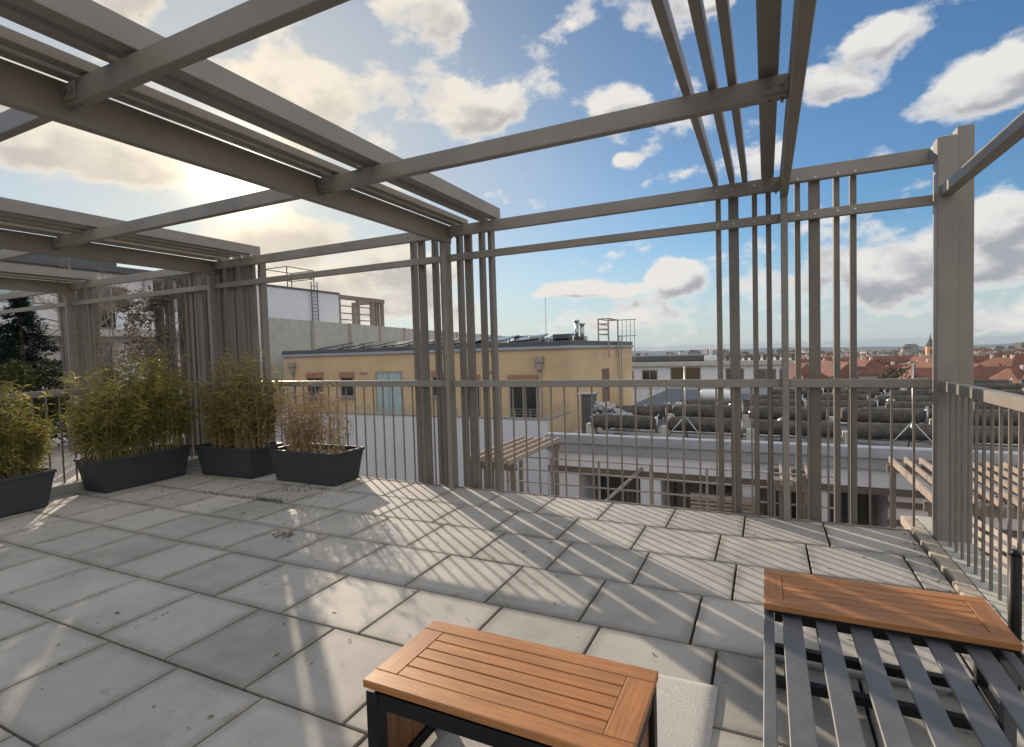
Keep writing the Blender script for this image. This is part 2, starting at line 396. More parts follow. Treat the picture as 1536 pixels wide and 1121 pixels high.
structure('kerb_ledge', MB().box(1.142, 1.36, -2.4, 5.55, -.25, .022, .004), CONC)
structure('kerb_left', MB().box(-7.78, -7.54, -2.4, 5.3, -.3, .105, .008), CONC)

# ------------------------------------------------------------------ railings
picket = MB().box(-.008, .008, -.008, .008, -.03, 1.15, .002).mesh('baluster', TAUPE2)
far_r = thing('railing', 'long taupe steel railing along the far edge of the terrace', 'railing', (-3, 5.2, 0))
POSTX = [-11.12, -7.28, -3.26, .15]
segs = [(-7.60, -7.305), (-7.255, -3.285), (-3.235, .124), (.176, 1.16)]
for a, b_ in segs:
    bx('handrail', TAUPE, far_r, a, b_, 5.17, 5.23, 1.150, 1.222, .004)
    bx('bottom_rail', TAUPE, far_r, a, b_, 5.185, 5.215, -.045, -.005, .003)
for i in range(60):
    x = -7.55+.148*i+.03
    if x < 1.14 and min(abs(x-p) for p in POSTX) > .04: inst('baluster', picket, far_r, (x+3, 0, 0))
side = thing('railing', 'sunlit taupe steel railing on the right side of the terrace', 'railing', (1.19, 2, 0))
bx('handrail', TAUPE, side, 1.16, 1.225, -1.8, 4.885, 1.150, 1.222, .004)
for i in range(52):
    y = 4.80-.129*i
    if y > -1.7: inst('baluster', picket, side, (.01, y-2, .02))
left = thing('railing', 'taupe steel railing half hidden behind the potted bamboo at the left', 'railing', (-7.63, 2, 0))
bx('handrail', TAUPE, left, -7.66, -7.60, -1.5, 5.165, 1.160, 1.232, .004)
for i in range(50):
    y = 5.08-.131*i
    if y > -1.4: inst('baluster', picket, left, (0, y-2, .10))

# ------------------------------------------------------------------ pergola
pg = thing('pergola', 'large taupe steel pergola with louvred beams standing over the whole terrace', 'pergola', (-3, 3, 0))
ZB, ZR = 2.78, 2.98
for i, px in enumerate(POSTX):
    bx('post', TAUPE, pg, px-.026, px+.026, 5.10, 5.235, -.3, ZB, .004)
    be = bx('main_beam', TAUPE, pg, px-.03, px+.03, -2.5, 5.245, ZB, ZR, .004)
    fin_r = [(.11, .043), (.215, .085), (.40, .043), (.52, .043)]
    fin_l = [(-.115, .043), (-.227, .043), (-.421, .085), (-.53, .043)]
    if i == 1: fin_r += [(.045, .043), (.305, .06), (.62, .043), (.70, .085), (.88, .06)]; fin_l += [(-.64, .06), (-.76, .043)]  # some of these extra fins are added only to block sun on the floor
    for o_, w in fin_r + fin_l:
        x = px-.026+o_
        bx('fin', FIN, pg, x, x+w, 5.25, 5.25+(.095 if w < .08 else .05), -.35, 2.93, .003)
    if i > 1:
        for o_, w in fin_r + fin_l:
            x = px-.026+o_+w/2
            MB().tube([(x, 5.1748, 2.612), (x, 5.166, 2.612)], .009, 6).build('bolt', GALV, pg)
            MB().tube([(x, 5.1698, 2.915), (x, 5.161, 2.915)], .009, 6).build('bolt', GALV, pg)
        for z_ in (.35, 1.5, 2.3): MB().tube([(px, 5.0998, z_), (px, 5.093, z_)], .010, 6).build('bolt', TAUPE2, pg)
    if i == 3: sl = [(-.575, .045), (-.435, .045), (-.33, .045), (-.175, .10)]
    elif i == 1: sl = [(.032, .075), (.16, .075), (.38, .09), (.58, .09), (.78, .09)]
    else: sl = [(.032, .075), (.15, .075), (.40, .09), (.545, .09)]
    for o_, w in sl:
        bx('slat', TAUPE, pg, px+o_, px+o_+w, -2.5, 5.30, ZR+.004, ZR+(.104 if w < .05 else .09 if i == 3 else .06 if o_ < .2 else .13), .003)
    for ry in (1.56, 3.27, 5.2):                                   # bolted end brackets
        sg = -1 if i == 3 else 1
        k = MB().box(px+sg*.031, px+sg*.155, ry-.036, ry-.0315, 2.868, 2.955, .001) if sg > 0 else MB().box(px-.155, px-.031, ry-.036, ry-.0315, 2.868, 2.955, .001)
        for q in (.06, .12):
            k.tube([(px+sg*q, ry-.037, 2.912), (px+sg*q, ry-.048, 2.912)], .011, 6)
            k.tube([(px+sg*q, ry, 2.852), (px+sg*q, ry, 2.828)], .009, 6)
        k.build('bracket', TAUPE, pg)
def rafters(y0, y1, z0, z1, spans, name):
    for a, b_ in spans: bx(name, TAUPE, pg, a, b_, y0, y1, z0, z1, .004)
sp_ = [(-15, -11.152), (-11.088, -7.312), (-7.248, -3.292), (-3.228, .118)]
rafters(1.53, 1.59, 2.85, 2.965, sp_, 'rafter')
rafters(3.24, 3.30, 2.85, 2.965, sp_, 'rafter')
rafters(-.45, -.39, 2.85, 2.965, sp_, 'rafter')
rafters(5.17, 5.23, 2.85, 2.965, sp_, 'top_rail')
rafters(5.17, 5.23, 2.895, 3.01, [(.182, 1.22)], 'top_rail')
sp2 = [(-15, -11.148), (-11.092, -7.308), (-7.252, -3.288), (-3.232, .122)]
rafters(5.175, 5.225, 2.575, 2.65, sp2 + [(.178, 1.2)], 'tie_rail')
bx('corner_post', TAUPE, pg, 1.14, 1.262, 4.90, 5.02, -.02, 3.0, .005)
bx('corner_post', TAUPE, pg, 1.264, 1.362, 4.93, 5.06, -.02, 3.065, .005)
k = MB().box(1.15, 1.26, 5.024, 5.17, 2.90, 2.995, .003)
k.box(1.20, 1.215, 5.06, 5.16, 3.0, 3.045, .002).box(1.235, 1.25, 5.06, 5.16, 3.0, 3.055, .002).build('bracket', FLASH, pg)
bx('side_rail', TAUPE, pg, 1.16, 1.235, -2.2, 4.897, 2.575, 2.65, .004)

# ------------------------------------------------------------------ planters with bamboo
def planter(label, loc, rz, L, D, H=.40):
    t = thing('planter', label, 'planter', loc, 'dark planters along the railing', rz)
    m = MB(); tp = .075
    def ring(lx, ly, z): return [(-lx, -ly, z), (lx, -ly, z), (lx, ly, z), (-lx, ly, z)]
    l, d = L/2, D/2
    R_ = [ring(l-tp-.02, d-tp*.7-.02, 0), ring(l-tp, d-tp*.7, .015), ring(l-.035, d-.03, H*.62), ring(l-.012, d-.012, H-.035), ring(l, d, H-.03), ring(l, d, H-.004),
          ring(l-.004, d-.004, H), ring(l-.022, d-.022, H), ring(l-.03, d-.03, H-.09)]
    for r_ in R_: m.v += r_
    m.face([3, 2, 1, 0])
    for i in range(len(R_)-1):
        for k in range(4): m.face([i*4+k, i*4+(k+1) % 4, i*4+4+(k+1) % 4, i*4+4+k])
    m.build('trough', PLANT, t, local=True)
    s = MB(); nx, ny = 14, 7
    for j in range(ny+1):
        for i in range(nx+1):
            s.v.append((-(l-.031)+2*(l-.031)*i/nx, -(d-.031)+2*(d-.031)*j/ny, H-.055+random.uniform(-.012, .02)))
    for j in range(ny):
        for i in range(nx): s.face([j*(nx+1)+i, j*(nx+1)+i+1, (j+1)*(nx+1)+i+1, (j+1)*(nx+1)+i], 0, True)
    s.build('soil', SOIL, t, local=True); return t
def bamboo(label, loc, rx, ry, h, nst, leaf, cane, lsz=.10, dens=22, bare=.25, droop=.1, seed=0, spread=.085):
    rnd = random.Random(seed)
    t = thing('bamboo', label, 'plant', loc, 'bamboo in the planters')
    c, f = MB(), MB()
    for _ in range(nst):
        a = rnd.uniform(0, 6.283); q = math.sqrt(rnd.random())
        x, y = rx*q*math.cos(a), ry*q*math.sin(a)
        hh = h*(rnd.uniform(.42, .92) if rnd.random() < .82 else rnd.uniform(.9, 1.2))
        lx, ly = x*.5+rnd.gauss(0, spread), y*.6+rnd.gauss(0, spread*.7)
        pts = []
        for k in range(6):
            u = k/5; pts.append(Vector((x+lx*u**1.8, y+ly*u**1.8, -.02+hh*u)))
        c.tube(pts, [.0042*(1-.75*k/5) for k in range(6)], 4, caps=False)
        for k in range(int(.8*dens*rnd.uniform(.7, 1.3))):
            u = bare+(1-bare)*rnd.random()**.85; i = min(int(u*5), 4); w = u*5-i
            p = pts[i].lerp(pts[i+1], w)
            a = rnd.uniform(0, 6.283); tw = Vector((math.cos(a), math.sin(a), rnd.uniform(.1, .9)))
            br = rnd.uniform(.008, .10)*(1.2-u)
            p2 = p+tw*br
            if rnd.random() < .35: c.tube([p, p2], .0014, 3, caps=False)
            for _k in range(rnd.randint(1, 3)):
                a2 = a+rnd.gauss(0, .8); d = Vector((math.cos(a2), math.sin(a2), rnd.uniform(-droop-.45, 1.0))).normalized()
                s_ = d.cross(Vector((rnd.gauss(0, .4), rnd.gauss(0, .4), 1))).normalized(); L = lsz*rnd.uniform(.55, 1.25); w2 = L*.088
                n = len(f.v); b0 = p2+Vector((rnd.gauss(0, .012), rnd.gauss(0, .012), rnd.gauss(0, .012)))
                m_ = b0+d*L*.45; e_ = b0+d*L-Vector((0, 0, L*.18))
                f.v += [tuple(b0), tuple(m_+s_*w2), tuple(e_), tuple(m_-s_*w2)]
                f.face([n, n+1, n+2]); f.face([n, n+2, n+3])
    c.build('canes', cane, t, local=True); f.build('foliage', leaf, t, local=True)
    return t
planter('dark trough planter cut off by the left frame edge', (-7.20, 2.45, .002), R(93), 1.12, .52)
planter('dark trough planter with the tallest green bamboo', (-7.24, 3.98, .002), R(92), 1.12, .52)
planter('dark trough planter with olive bamboo in front of the third pergola post', (-6.40, 4.80, .002), R(1), 1.08, .52)
planter('dark trough planter holding dry brown bamboo nearest to the open railing', (-5.08, 4.88, .002), 0, 1.10, .52)
GB = .355
bamboo('golden green bamboo in the planter at the left frame edge', (-7.22, 2.20, GB), .17, .24, .92, 90, LEAFG, CANE, dens=30, bare=.1, seed=1)
bamboo('bushy green bamboo at the right end of the leftmost planter', (-7.24, 2.72, GB), .17, .24, .88, 95, LEAFG, CANE, dens=30, bare=.1, seed=2)
bamboo('low dark bamboo at the left end of the second planter', (-7.28, 3.62, GB), .22, .22, .95, 95, LEAFG, CANE, dens=28, bare=.2, seed=3)
bamboo('tallest slender green bamboo in the middle of the second planter', (-7.26, 3.95, GB), .20, .22, 1.12, 95, LEAFG, CANE, dens=28, bare=.2, seed=4)
bamboo('tall green bamboo at the right end of the second planter', (-7.24, 4.36, GB), .20, .24, 1.18, 110, LEAFG, CANE, dens=28, bare=.2, seed=5)
bamboo('olive bamboo at the left of the third planter', (-6.64, 4.82, GB), .24, .19, 1.0, 120, LEAFY, CANEB, dens=30, bare=.12, seed=6)
bamboo('olive bamboo with upright tips at the right of the third planter', (-6.14, 4.82, GB), .25, .19, 1.16, 130, LEAFY, CANEB, dens=30, bare=.12, seed=7)
bamboo('dense dry brown bamboo at the left of the fourth planter', (-5.30, 4.90, GB), .25, .19, .84, 105, LEAFB, CANEB, dens=17, bare=.12, seed=8, lsz=.07)
bamboo('sparse dry brown bamboo with bare canes at the right of the fourth planter', (-4.82, 4.90, GB), .17, .16, .80, 50, LEAFB, CANEB, dens=9, bare=.3, seed=9, lsz=.07)

# weeds in the joints
wd = MB()
def weeds(x0, y0, x1, y1, n, h, jit=.02):
    for _ in range(n):
        u = random.random(); p = Vector((x0+(x1-x0)*u+random.gauss(0, jit*.4), y0+(y1-y0)*u+random.gauss(0, jit), -.01))
        for _k in range(random.randint(3, 7)):
            a = random.uniform(0, 6.28); d = Vector((math.cos(a)*.5, math.sin(a)*.5, 1)).normalized()*h*random.uniform(.4, 1.3)
            s = Vector((-math.sin(a), math.cos(a), 0))*.0022
            wd.poly([p-s, p+s, p+d])
weeds(-5.9, 3.97, -4.75, 3.97, 80, .04); weeds(-5.05, 3.97, -4.65, 3.97, 60, .055, .03); weeds(-7.3, 3.38, -5.5, 3.38, 30, .02, .008)
weeds(-5.1, 4.3, -4.6, 4.5, 14, .09, .05); weeds(-7, 3.97, -5.9, 3.97, 40, .025, .01); weeds(-7.2, 2.79, -4, 2.79, 22, .018, .006)
weeds(-2.93, 2.2, -2.8, 2.2, 7, .02, .01); weeds(-3.3, 1.75, -3.3, 1.95, 9, .025, .01); weeds(-6.3, 4.55, -5, 4.55, 26, .022, .01)
for i in range(3, 7):
    for k in range(9):
        x = offs[i]-PX*random.randint(5, 12); weeds(x, rows[i+1]+.1, x, rows[i]-.1, 3, .016, .006)
tag(wd.build('weeds', mat('weed_blade', (.075, .085, .03), .7, .4, 20)), 'small weeds and moss growing in the paving joints', 'weeds', kind='stuff')

gr = MB(); LIT = mat('leaf_litter', (.10, .075, .045), .9, .4, 30, c2=(.20, .16, .10), island=.4)
def litter(n, fx, fy, sc=1.):
    for _ in range(n):
        x, y = fx(), fy(); a = random.uniform(0, 6.28); L = random.uniform(.006, .022)*sc; w = L*random.uniform(.15, .5); z = .0035+random.uniform(0, .004)
        c, s_ = math.cos(a)*L, math.sin(a)*L; d, e = -math.sin(a)*w, math.cos(a)*w
        gr.poly([(x-c, y-s_, z), (x+d, y+e, z+.003), (x+c, y+s_, z), (x-d, y-e, z+.001)])
litter(420, lambda: random.uniform(-7.4, 1.0), lambda: random.uniform(.3, 5.1))
litter(500, lambda: -7.0+3.0*random.random()**1.2, lambda: random.uniform(3.2, 4.6), .9)
litter(70, lambda: random.gauss(-3.80, .07), lambda: random.gauss(3.23, .05), 1.2)
litter(120, lambda: random.uniform(-5.7, -4.3), lambda: random.uniform(4.2, 5.1))
litter(200, lambda: 1.0-abs(random.gauss(0, .06)), lambda: random.uniform(1, 5.1), .8)
tag(gr.build('leaf_litter', LIT), 'scattered dry leaf bits and grit on the paving slabs', 'leaf litter', kind='stuff')

# ------------------------------------------------------------------ teak side table in front
tb = thing('side_table', 'teak topped side table with black steel legs standing on a pale mat', 'table', (-.80, 1.59, 0))
X0, X1, Y0, Y1, ZT = -1.262, -.343, 1.372, 1.812, .42
FW = .07
bx('top_frame', TEAKX, tb, X0, X1, Y0, Y0+FW, ZT-.028, ZT, .003); bx('top_frame', TEAKX, tb, X0, X1, Y1-FW, Y1, ZT-.028, ZT, .003)
bx('top_frame', TEAKY, tb, X0, X0+FW+.02, Y0+FW+.0015, Y1-FW-.0015, ZT-.0283, ZT-.0004, .002); bx('top_frame', TEAKY, tb, X1-FW-.02, X1, Y0+FW+.0015, Y1-FW-.0015, ZT-.0283, ZT-.0004, .002)
n = 5; w = (Y1-Y0-2*FW)/n
for i in range(n): bx('top_slat', TEAKX, tb, X0+FW+.022, X1-FW-.022, Y0+FW+w*i+.0025, Y0+FW+w*(i+1)-.0025, ZT-.026, ZT-.001, .002)
bx('top_liner', BLACK, tb, X0+.03, X1-.03, Y0+.03, Y1-.03, ZT-.040, ZT-.031)
for x in (X0+.006, X1-.056):
    for y in (Y0+.006, Y1-.056): bx('leg', BLACK, tb, x, x+.05, y, y+.05, .004, ZT-.042, .003)
for y in (Y0+.008, Y1-.048): bx('apron', BLACK, tb, X0+.058, X1-.058, y, y+.04, ZT-.095, ZT-.042, .002)
for x in (X0+.010, X1-.050):
    bx('end_rail', BLACK, tb, x, x+.04, Y0+.058, Y1-.058, ZT-.095, ZT-.042, .002); bx('end_rail', BLACK, tb, x, x+.04, Y0+.058, Y1-.058, .02, .06, .002)
    for i in range(4):
        a = Y0+.062+i*(Y1-Y0-.124)/4; bx('end_slat', TEAKZ, tb, x+.008, x+.026, a+.003, a+(Y1-Y0-.124)/4-.003, .062, ZT-.097, .002)
for y in (Y0+.04, Y1-.04): MB().tube([(X0+.006, y, .30), (X0+.001, y, .30)], .006, 8).build('screw', GALV, tb)

mt = MB(); nx, ny = 60, 56
for j in range(ny+1):
    for i in range(nx+1):
        u, v = i/nx, j/ny; e = min(u, 1-u, v, 1-v)
        mt.v.append((-1.19+.985*u-.015*v*0, 1.50+.955*v+.01*u, .006+.020*min(1, e*22)**.5+.0025*math.sin(u*9+v*5)))
for j in range(ny):
    for i in range(nx): mt.face([j*(nx+1)+i, j*(nx+1)+i+1, (j+1)*(nx+1)+i+1, (j+1)*(nx+1)+i], 0, True)
def mat_cloth():
    m = MATC; t = m.node_tree; L = t.links.new; N = t.nodes.new; b = t.nodes['Principled BSDF']
    tcn = N('ShaderNodeTexCoord'); nz = N('ShaderNodeTexNoise'); nz.inputs['Scale'].default_value = 5; L(tcn.outputs['Object'], nz.inputs['Vector'])
    ad = N('ShaderNodeVectorMath'); ad.operation = 'MULTIPLY_ADD'; L(nz.outputs['Color'], ad.inputs[0]); ad.inputs[1].default_value = (.16, .16, .16); L(tcn.outputs['Object'], ad.inputs[2])
    vo = N('ShaderNodeTexVoronoi'); vo.inputs['Scale'].default_value = 9; L(ad.outputs[0], vo.inputs['Vector'])
    sn = N('ShaderNodeMath'); sn.operation = 'SINE'; mu = N('ShaderNodeMath'); mu.operation = 'MULTIPLY'; mu.inputs[1].default_value = 55; L(vo.outputs['Distance'], mu.inputs[0]); L(mu.outputs[0], sn.inputs[0])
    rp = N('ShaderNodeValToRGB'); rp.color_ramp.elements[0].position = .42; rp.color_ramp.elements[1].position = .62
    rp.color_ramp.elements[0].color = (.435, .42, .41, 1); rp.color_ramp.elements[1].color = (.50, .487, .475, 1)
    L(sn.outputs[0], rp.inputs[0]); L(rp.outputs[0], b.inputs['Base Color'])
mat_cloth()
tag(mt.build('mat', MATC), 'pale swirl patterned cloth mat lying on the slabs under the side table', 'mat')

# ------------------------------------------------------------------ slatted lounge frame with teak end
lg = thing('slatted_bench', 'grey metal slatted bench frame with a weathered teak end shelf', 'bench', (.40, 2.0, 0))
A0, A1, B0, B1, ZS = -.018, .830, 2.475, 2.868, .42
bx('shelf_frame', TEAKWX, lg, A0, A1, B0, B0+.06, ZS-.028, ZS, .003); bx('shelf_frame', TEAKWX, lg, A0, A1, B1-.06, B1, ZS-.028, ZS, .003)
bx('shelf_frame', TEAKWY, lg, A0, A0+.075, B0+.0615, B1-.0615, ZS-.0283, ZS-.0004, .002); bx('shelf_frame', TEAKWY, lg, A1-.075, A1, B0+.0615, B1-.0615, ZS-.0283, ZS-.0004, .002)
n = 5; w = (B1-B0-.12)/n
for i in range(n): bx('shelf_slat', TEAKWX, lg, A0+.077, A1-.077, B0+.06+w*i+.0035, B0+.06+w*(i+1)-.0035, ZS-.026, ZS-.002, .002)
bx('shelf_liner', BLACK, lg, A0+.02, A1-.02, B0+.02, B1-.02, ZS-.045, ZS-.031)
ZL = .352
for i, x in enumerate((.053, .178, .300, .426, .550, .672)): bx('seat_slat', GREYM, lg, x, x+.073, .55, 2.60, ZL, ZL+.014, .003)
bx('side_beam', GREYM, lg, -.018, .022, .55, 2.62, ZL-.045, ZL-.004, .003); bx('side_beam', GREYM, lg, .79, .83, .55, 2.62, ZL-.045, ZL-.004, .003)
for y in (.56, 1.42, 2.56): bx('cross_beam', BLACK, lg, .024, .788, y, y+.04, ZL-.046, ZL-.005, .002)
for x in (-.018, .79):
    for y in (.57, 2.52, 2.80): bx('leg', BLACK if y > 2.7 else GREYM, lg, x, x+.04, y, y+.04, .004, (ZL-.047) if y < 2.7 else ZS-.047, .003)
for y in (2.52, 2.80): bx('foot_rail', BLACK, lg, .024, .788, y, y+.038, .03, .07, .002)
for x in (-.016, .792): bx('foot_rail', BLACK, lg, x, x+.036, 2.562, 2.798, .03, .07, .002)
k = MB().tube([(.93, 2.86, .003), (.93, 2.86, .62)], .022, 14).tube([(.93, 2.86, .62), (.93, 2.86, .645)], [.022, .010], 14).build('back_post', BLACK, lg)
MB().tube([(.93, 2.86, .16), (.93, 2.86, .20)], .036, 16).build('collar', BLACK, k)
bx('bracket', BLACK, lg, .832, .905, 2.845, 2.875, .155, .195, .002)

# ------------------------------------------------------------------ background: terrain
def terr_z(d, a):
    pts = [(0, -16.4), (300, -16.4), (700, -22), (1500, -34), (3500, -62), (9000, -120)]
    for (d0, z0), (d1, z1) in zip(pts, pts[1:]):
        if d <= d1:
            u = (d-d0)/(d1-d0); return z0+(z1-z0)*u
    return -120
rad = [0, 40, 100, 200, 350, 550, 800, 1200, 1800, 2600, 3500, 5000, 7000, 9000]
gm = MB(); NA = 120
for i, d in enumerate(rad):
    for j in range(NA):
        a = 2*math.pi*j/NA; gm.v.append((d*math.sin(a), d*math.cos(a), terr_z(d, a)))
for i in range(len(rad)-1):
    for j in range(NA):
        a0 = i*NA+j; a1 = i*NA+(j+1) % NA
        gm.face([a0, a1, a1+NA, a0+NA], 0, True)
structure('ground', gm, TERR)
hl = MB(); NH = 240
def hill_top(a):   # a in degrees, metres at 9 km
    h = -52+ (a+8)*-1.6 if a > -8 else -48+(a+8)*-.2
    return h + 9*math.sin(a*.31+1)+5*math.sin(a*.83)+2.5*math.sin(a*2.1+2)
for j in range(NH+1):
    a = -75+110*j/NH; 
    for d, k in ((8600, 0), (8900, .55), (9200, .9), (9700, 1), (11000, .8)):
        zt = hill_top(a); zb = -135; z = zb+(zt-zb)*k + (random.gauss(0, 1.0) if 0 < k < 1 else 0)
        hl.v.append((d*math.sin(R(a)), d*math.cos(R(a)), z))
for j in range(NH):
    for i in range(4): hl.face([j*5+i, j*5+i+1, j*5+6+i, j*5+5+i], 0, True)
structure('hills', hl, HILLM)

# ------------------------------------------------------------------ neighbouring terrace and house on the left
structure('neighbour_terrace', MB().box(-30, -7.79, -6, 6.2, -.6, -.06), GRAVEL)
XH = -25.0
hs = thing('pale_house', 'pale rendered house with balconies standing left behind the pergola', 'house', (XH, 12, -.6))
bx('wall', LILAC, hs, XH-9, XH, -4, 17.4, -16, 5.35)
bx('roof', ROOFD, hs, XH-9.2, XH+.35, -4.2, 17.6, 5.352, 5.62, .02)
def window(par, x, y0, y1, z0, z1, m, fr=FRAMEW, n=1):
    f = MB(); t = .07
    f.box(x, x+.05, y0-t, y1+t, z1, z1+t).box(x, x+.05, y0-t, y1+t, z0-t, z0).box(x, x+.05, y0-t, y0, z0, z1).box(x, x+.05, y1, y1+t, z0, z1)
    for i in range(1, n+1):
        yy = y0+(y1-y0)*i/(n+1); f.box(x+.002, x+.048, yy-.03, yy+.03, z0, z1)
    fo = f.build('window', fr, par)
    MB().box(x-.1, x+.02, y0, y1, z0, z1).build('pane', m, fo)
for y0, y1, z0, z1, m in [(12.6, 13.6, 3.05, 4.75, GLASS), (15.2, 16.5, 3.05, 5.2, GLASSL), (9.3, 10.4, 3.4, 4.7, GLASSL), (7.2, 8.4, 3.4, 4.7, GLASS), (12.1, 13.0, .2, 2.35, GLASS), (14.6, 15.6, .2, 2.35, GLASS), (9.2, 10.4, .9, 2.2, GLASS), (5, 6.4, 3.4, 4.7, GLASS)]:
    window(hs, XH, y0, y1, z0, z1, m)
bl = MB().box(XH+.001, XH+1.3, -3, 17.2, 2.62, 2.86, .01).build('balcony', CONC, hs)
for i in range(9):
    if i in (3, 6): continue
    y = -2.8+i*2.2; MB().box(XH+1.2, XH+1.235, y, y+2.0, 2.9, 3.75, .004).build('balcony_panel', WHITE, bl)
MB().box(XH+1.19, XH+1.25, -3, 17.2, 3.76, 3.82).build('balcony_rail', TAUPE, bl)
for y in (4.6, 11.2, 14.4): bx('downpipe', FLASH, hs, XH+.002, XH+.10, y, y+.1, -.5, 5.3)
bx('roof_box', ROOFD, hs, XH-4, XH-1, 9.5, 14, 5.63, 6.3, .1)

def leafcloud(mb, pts, r, n, size, rnd, flat=.7):
    for _ in range(n):
        c = pts[rnd.randrange(len(pts))]
        while True:
            d = Vector((rnd.uniform(-1, 1), rnd.uniform(-1, 1), rnd.uniform(-1, 1)))
            if d.length < 1: break
        p = Vector(c)+d*r; a = Vector((rnd.gauss(0, 1), rnd.gauss(0, 1), rnd.gauss(0, flat))).normalized()
        b_ = a.cross(Vector((rnd.gauss(0, 1), rnd.gauss(0, 1), rnd.gauss(0, 1)))).normalized(); s = size*rnd.uniform(.5, 1.3)
        mb.poly([p-a*s, p+b_*s*.4, p+a*s, p-b_*s*.4])
rnd = random.Random(3)
ft = thing('fir_tree', 'dark conical fir tree on the neighbouring terrace at the left frame edge', 'tree', (-16.6, 6.65, -.06))
MB().tube([(-16.6, 6.65, -.06), (-16.6, 6.65, 3.3)], [.09, .02], 8).build('trunk', BARK, ft)
f = MB()
for k in range(24):
    z = .35+2.85*k/23; rr = 1.28*(1-k/24)**.85+.05
    for j in range(int(14-8*k/24)):
        a = rnd.uniform(0, 6.28); L = rr*rnd.uniform(.75, 1.12)
        for q in range(64):
            u = rnd.random()**.6; p = Vector((-16.6+math.cos(a)*L*u+rnd.gauss(0, .05), 6.65+math.sin(a)*L*u+rnd.gauss(0, .05), z-.22*u*rr+rnd.gauss(0, .05)))
            d = Vector((math.cos(a+rnd.gauss(0, .9)), math.sin(a+rnd.gauss(0, .9)), rnd.gauss(-.1, .35))).normalized()*rnd.uniform(.07, .14)
            s = d.cross(Vector((rnd.gauss(0, 1), rnd.gauss(0, 1), rnd.gauss(0, 1)))).normalized()*.016
            f.poly([p-s, p+s, p+d])
f.build('crown', FIR, ft)
for i, (x, y, rr, lab) in enumerate([(-12.6, 3.9, .55, 'light leaved shrub below the fir tree at the left frame edge'), (-12.3, 4.9, .5, 'round dark shrub just right of the fir tree'), (-12.0, 5.7, .42, 'small shrub at the foot of the leftmost pergola post')]):
    sh = thing('shrub', lab, 'shrub', (x, y, -.06), 'shrubs on the neighbouring terrace')
    m = MB()
    for k in range(7):
        a = rnd.uniform(0, 6.28); m.tube([(x, y, -.06), (x+.5*rr*math.cos(a), y+.5*rr*math.sin(a), 1.0)], [.02, .006], 5)
    m.build('trunk', BARK, sh); m = MB()
    pts = [(x+rnd.gauss(0, rr*.6), y+rnd.gauss(0, rr*.6), .25+rnd.random()*1.25) for _ in range(26)]
    leafcloud(m, pts, .27, 3200, .05, rnd); m.build('crown', HEDGE, sh)
def twigs(mb, p, d, L, r, depth, rnd, up_=.1):
    n = 4; pts = [Vector(p)]; dd = Vector(d)
    for k in range(n):
        dd = (dd+Vector((rnd.gauss(0, .16), rnd.gauss(0, .16), rnd.gauss(up_*.3, .16)))).normalized(); pts.append(pts[-1]+dd*L/n)
    mb.tube(pts, [r*(1-.5*k/n) for k in range(n+1)], 4, caps=False)
    if depth:
        for k in range(rnd.randint(3, 4)):
            i = rnd.randint(1, n); q = (dd+Vector((rnd.gauss(0, .6), rnd.gauss(0, .6), rnd.gauss(up_, .5)))).normalized()
            twigs(mb, pts[i], q, L*rnd.uniform(.5, .75), r*.55, depth-1, rnd, up_)
bt = thing('bare_tree', 'leafless twiggy tree rising above the pale house behind the leftmost pergola beam', 'tree', (-17, 8.4, -.6))
m = MB(); m.tube([(-17, 8.4, -6), (-17, 8.4, 2.6)], [.12, .08], 7); m.build('trunk', BARK, bt); m = MB()
for k in range(5): twigs(m, (-17, 8.4, 2.4), (rnd.gauss(0, .5), rnd.gauss(0, .5), 1), 1.1, .03, 4, rnd)
m.build('branches', VINE, bt)
vn = thing('climbing_vine', 'bare climbing vine hanging on the leftmost pergola fins', 'vine', (-10.7, 5.45, 0))
m = MB()
for k in range(9):
    x = -11.3+k*.14; pts = [Vector((x, 5.42, -.1))]
    while pts[-1].z < 2.7: pts.append(pts[-1]+Vector((rnd.gauss(0, .05), rnd.gauss(0, .02), .16)))
    m.tube(pts, .007, 4, caps=False)
    for q in range(5): twigs(m, pts[rnd.randrange(5, len(pts))], (rnd.gauss(0, 1), rnd.gauss(0, .4), .3), .4, .005, 2, rnd)
m.build('stems', VINE, vn)
vn = thing('climbing_vine', 'tangled vine with dry brown leaves between the two left pergola posts', 'vine', (-9.2, 5.5, 0))
m = MB()
for k in range(8):
    x = -9.7+k*.17; pts = [Vector((x, 5.5, -.1))]
    while pts[-1].z < 2.75: pts.append(pts[-1]+Vector((rnd.gauss(0, .06), rnd.gauss(0, .02), .16)))
    m.tube(pts, .006, 4, caps=False)
    for q in range(6): twigs(m, pts[rnd.randrange(7, len(pts))], (rnd.gauss(0, 1), rnd.gauss(0, .4), .3), .35, .004, 2, rnd)
m.build('stems', VINE, vn)
m = MB(); pts = [(-10.25+1.3*rnd.random(), 5.52+rnd.gauss(0, .05), .5+2.2*rnd.random()**.8) for _ in range(150)]
leafcloud(m, pts, .16, 3000, .042, rnd); m.build('dry_leaves', mat('dry_vine_leaf', (.12, .10, .08), .85, .3, 6, c2=(.21, .18, .145), island=.4, trans=.2), vn)
DARKB = mat('dark_brown_paint', (.085, .070, .062), .5, .2, 4)
sc = thing('slat_screen', 'dark brown vertical slat screen beyond the railing between the left pergola posts', 'screen', (-9, 5.6, 0))
for k, x in enumerate((-9.43, -9.14, -8.80, -8.66, -8.52, -8.38, -8.24, -8.10, -7.96)): bx('slat', DARKB, sc, x, x+.05, 5.6, 5.74, -.06, 2.93, .003)  # third slat added in the gap to narrow a sun streak on the floor
bx('screen_rail', TAUPE2, sc, -9.7, -7.85, 5.742, 5.78, 2.6, 2.68)

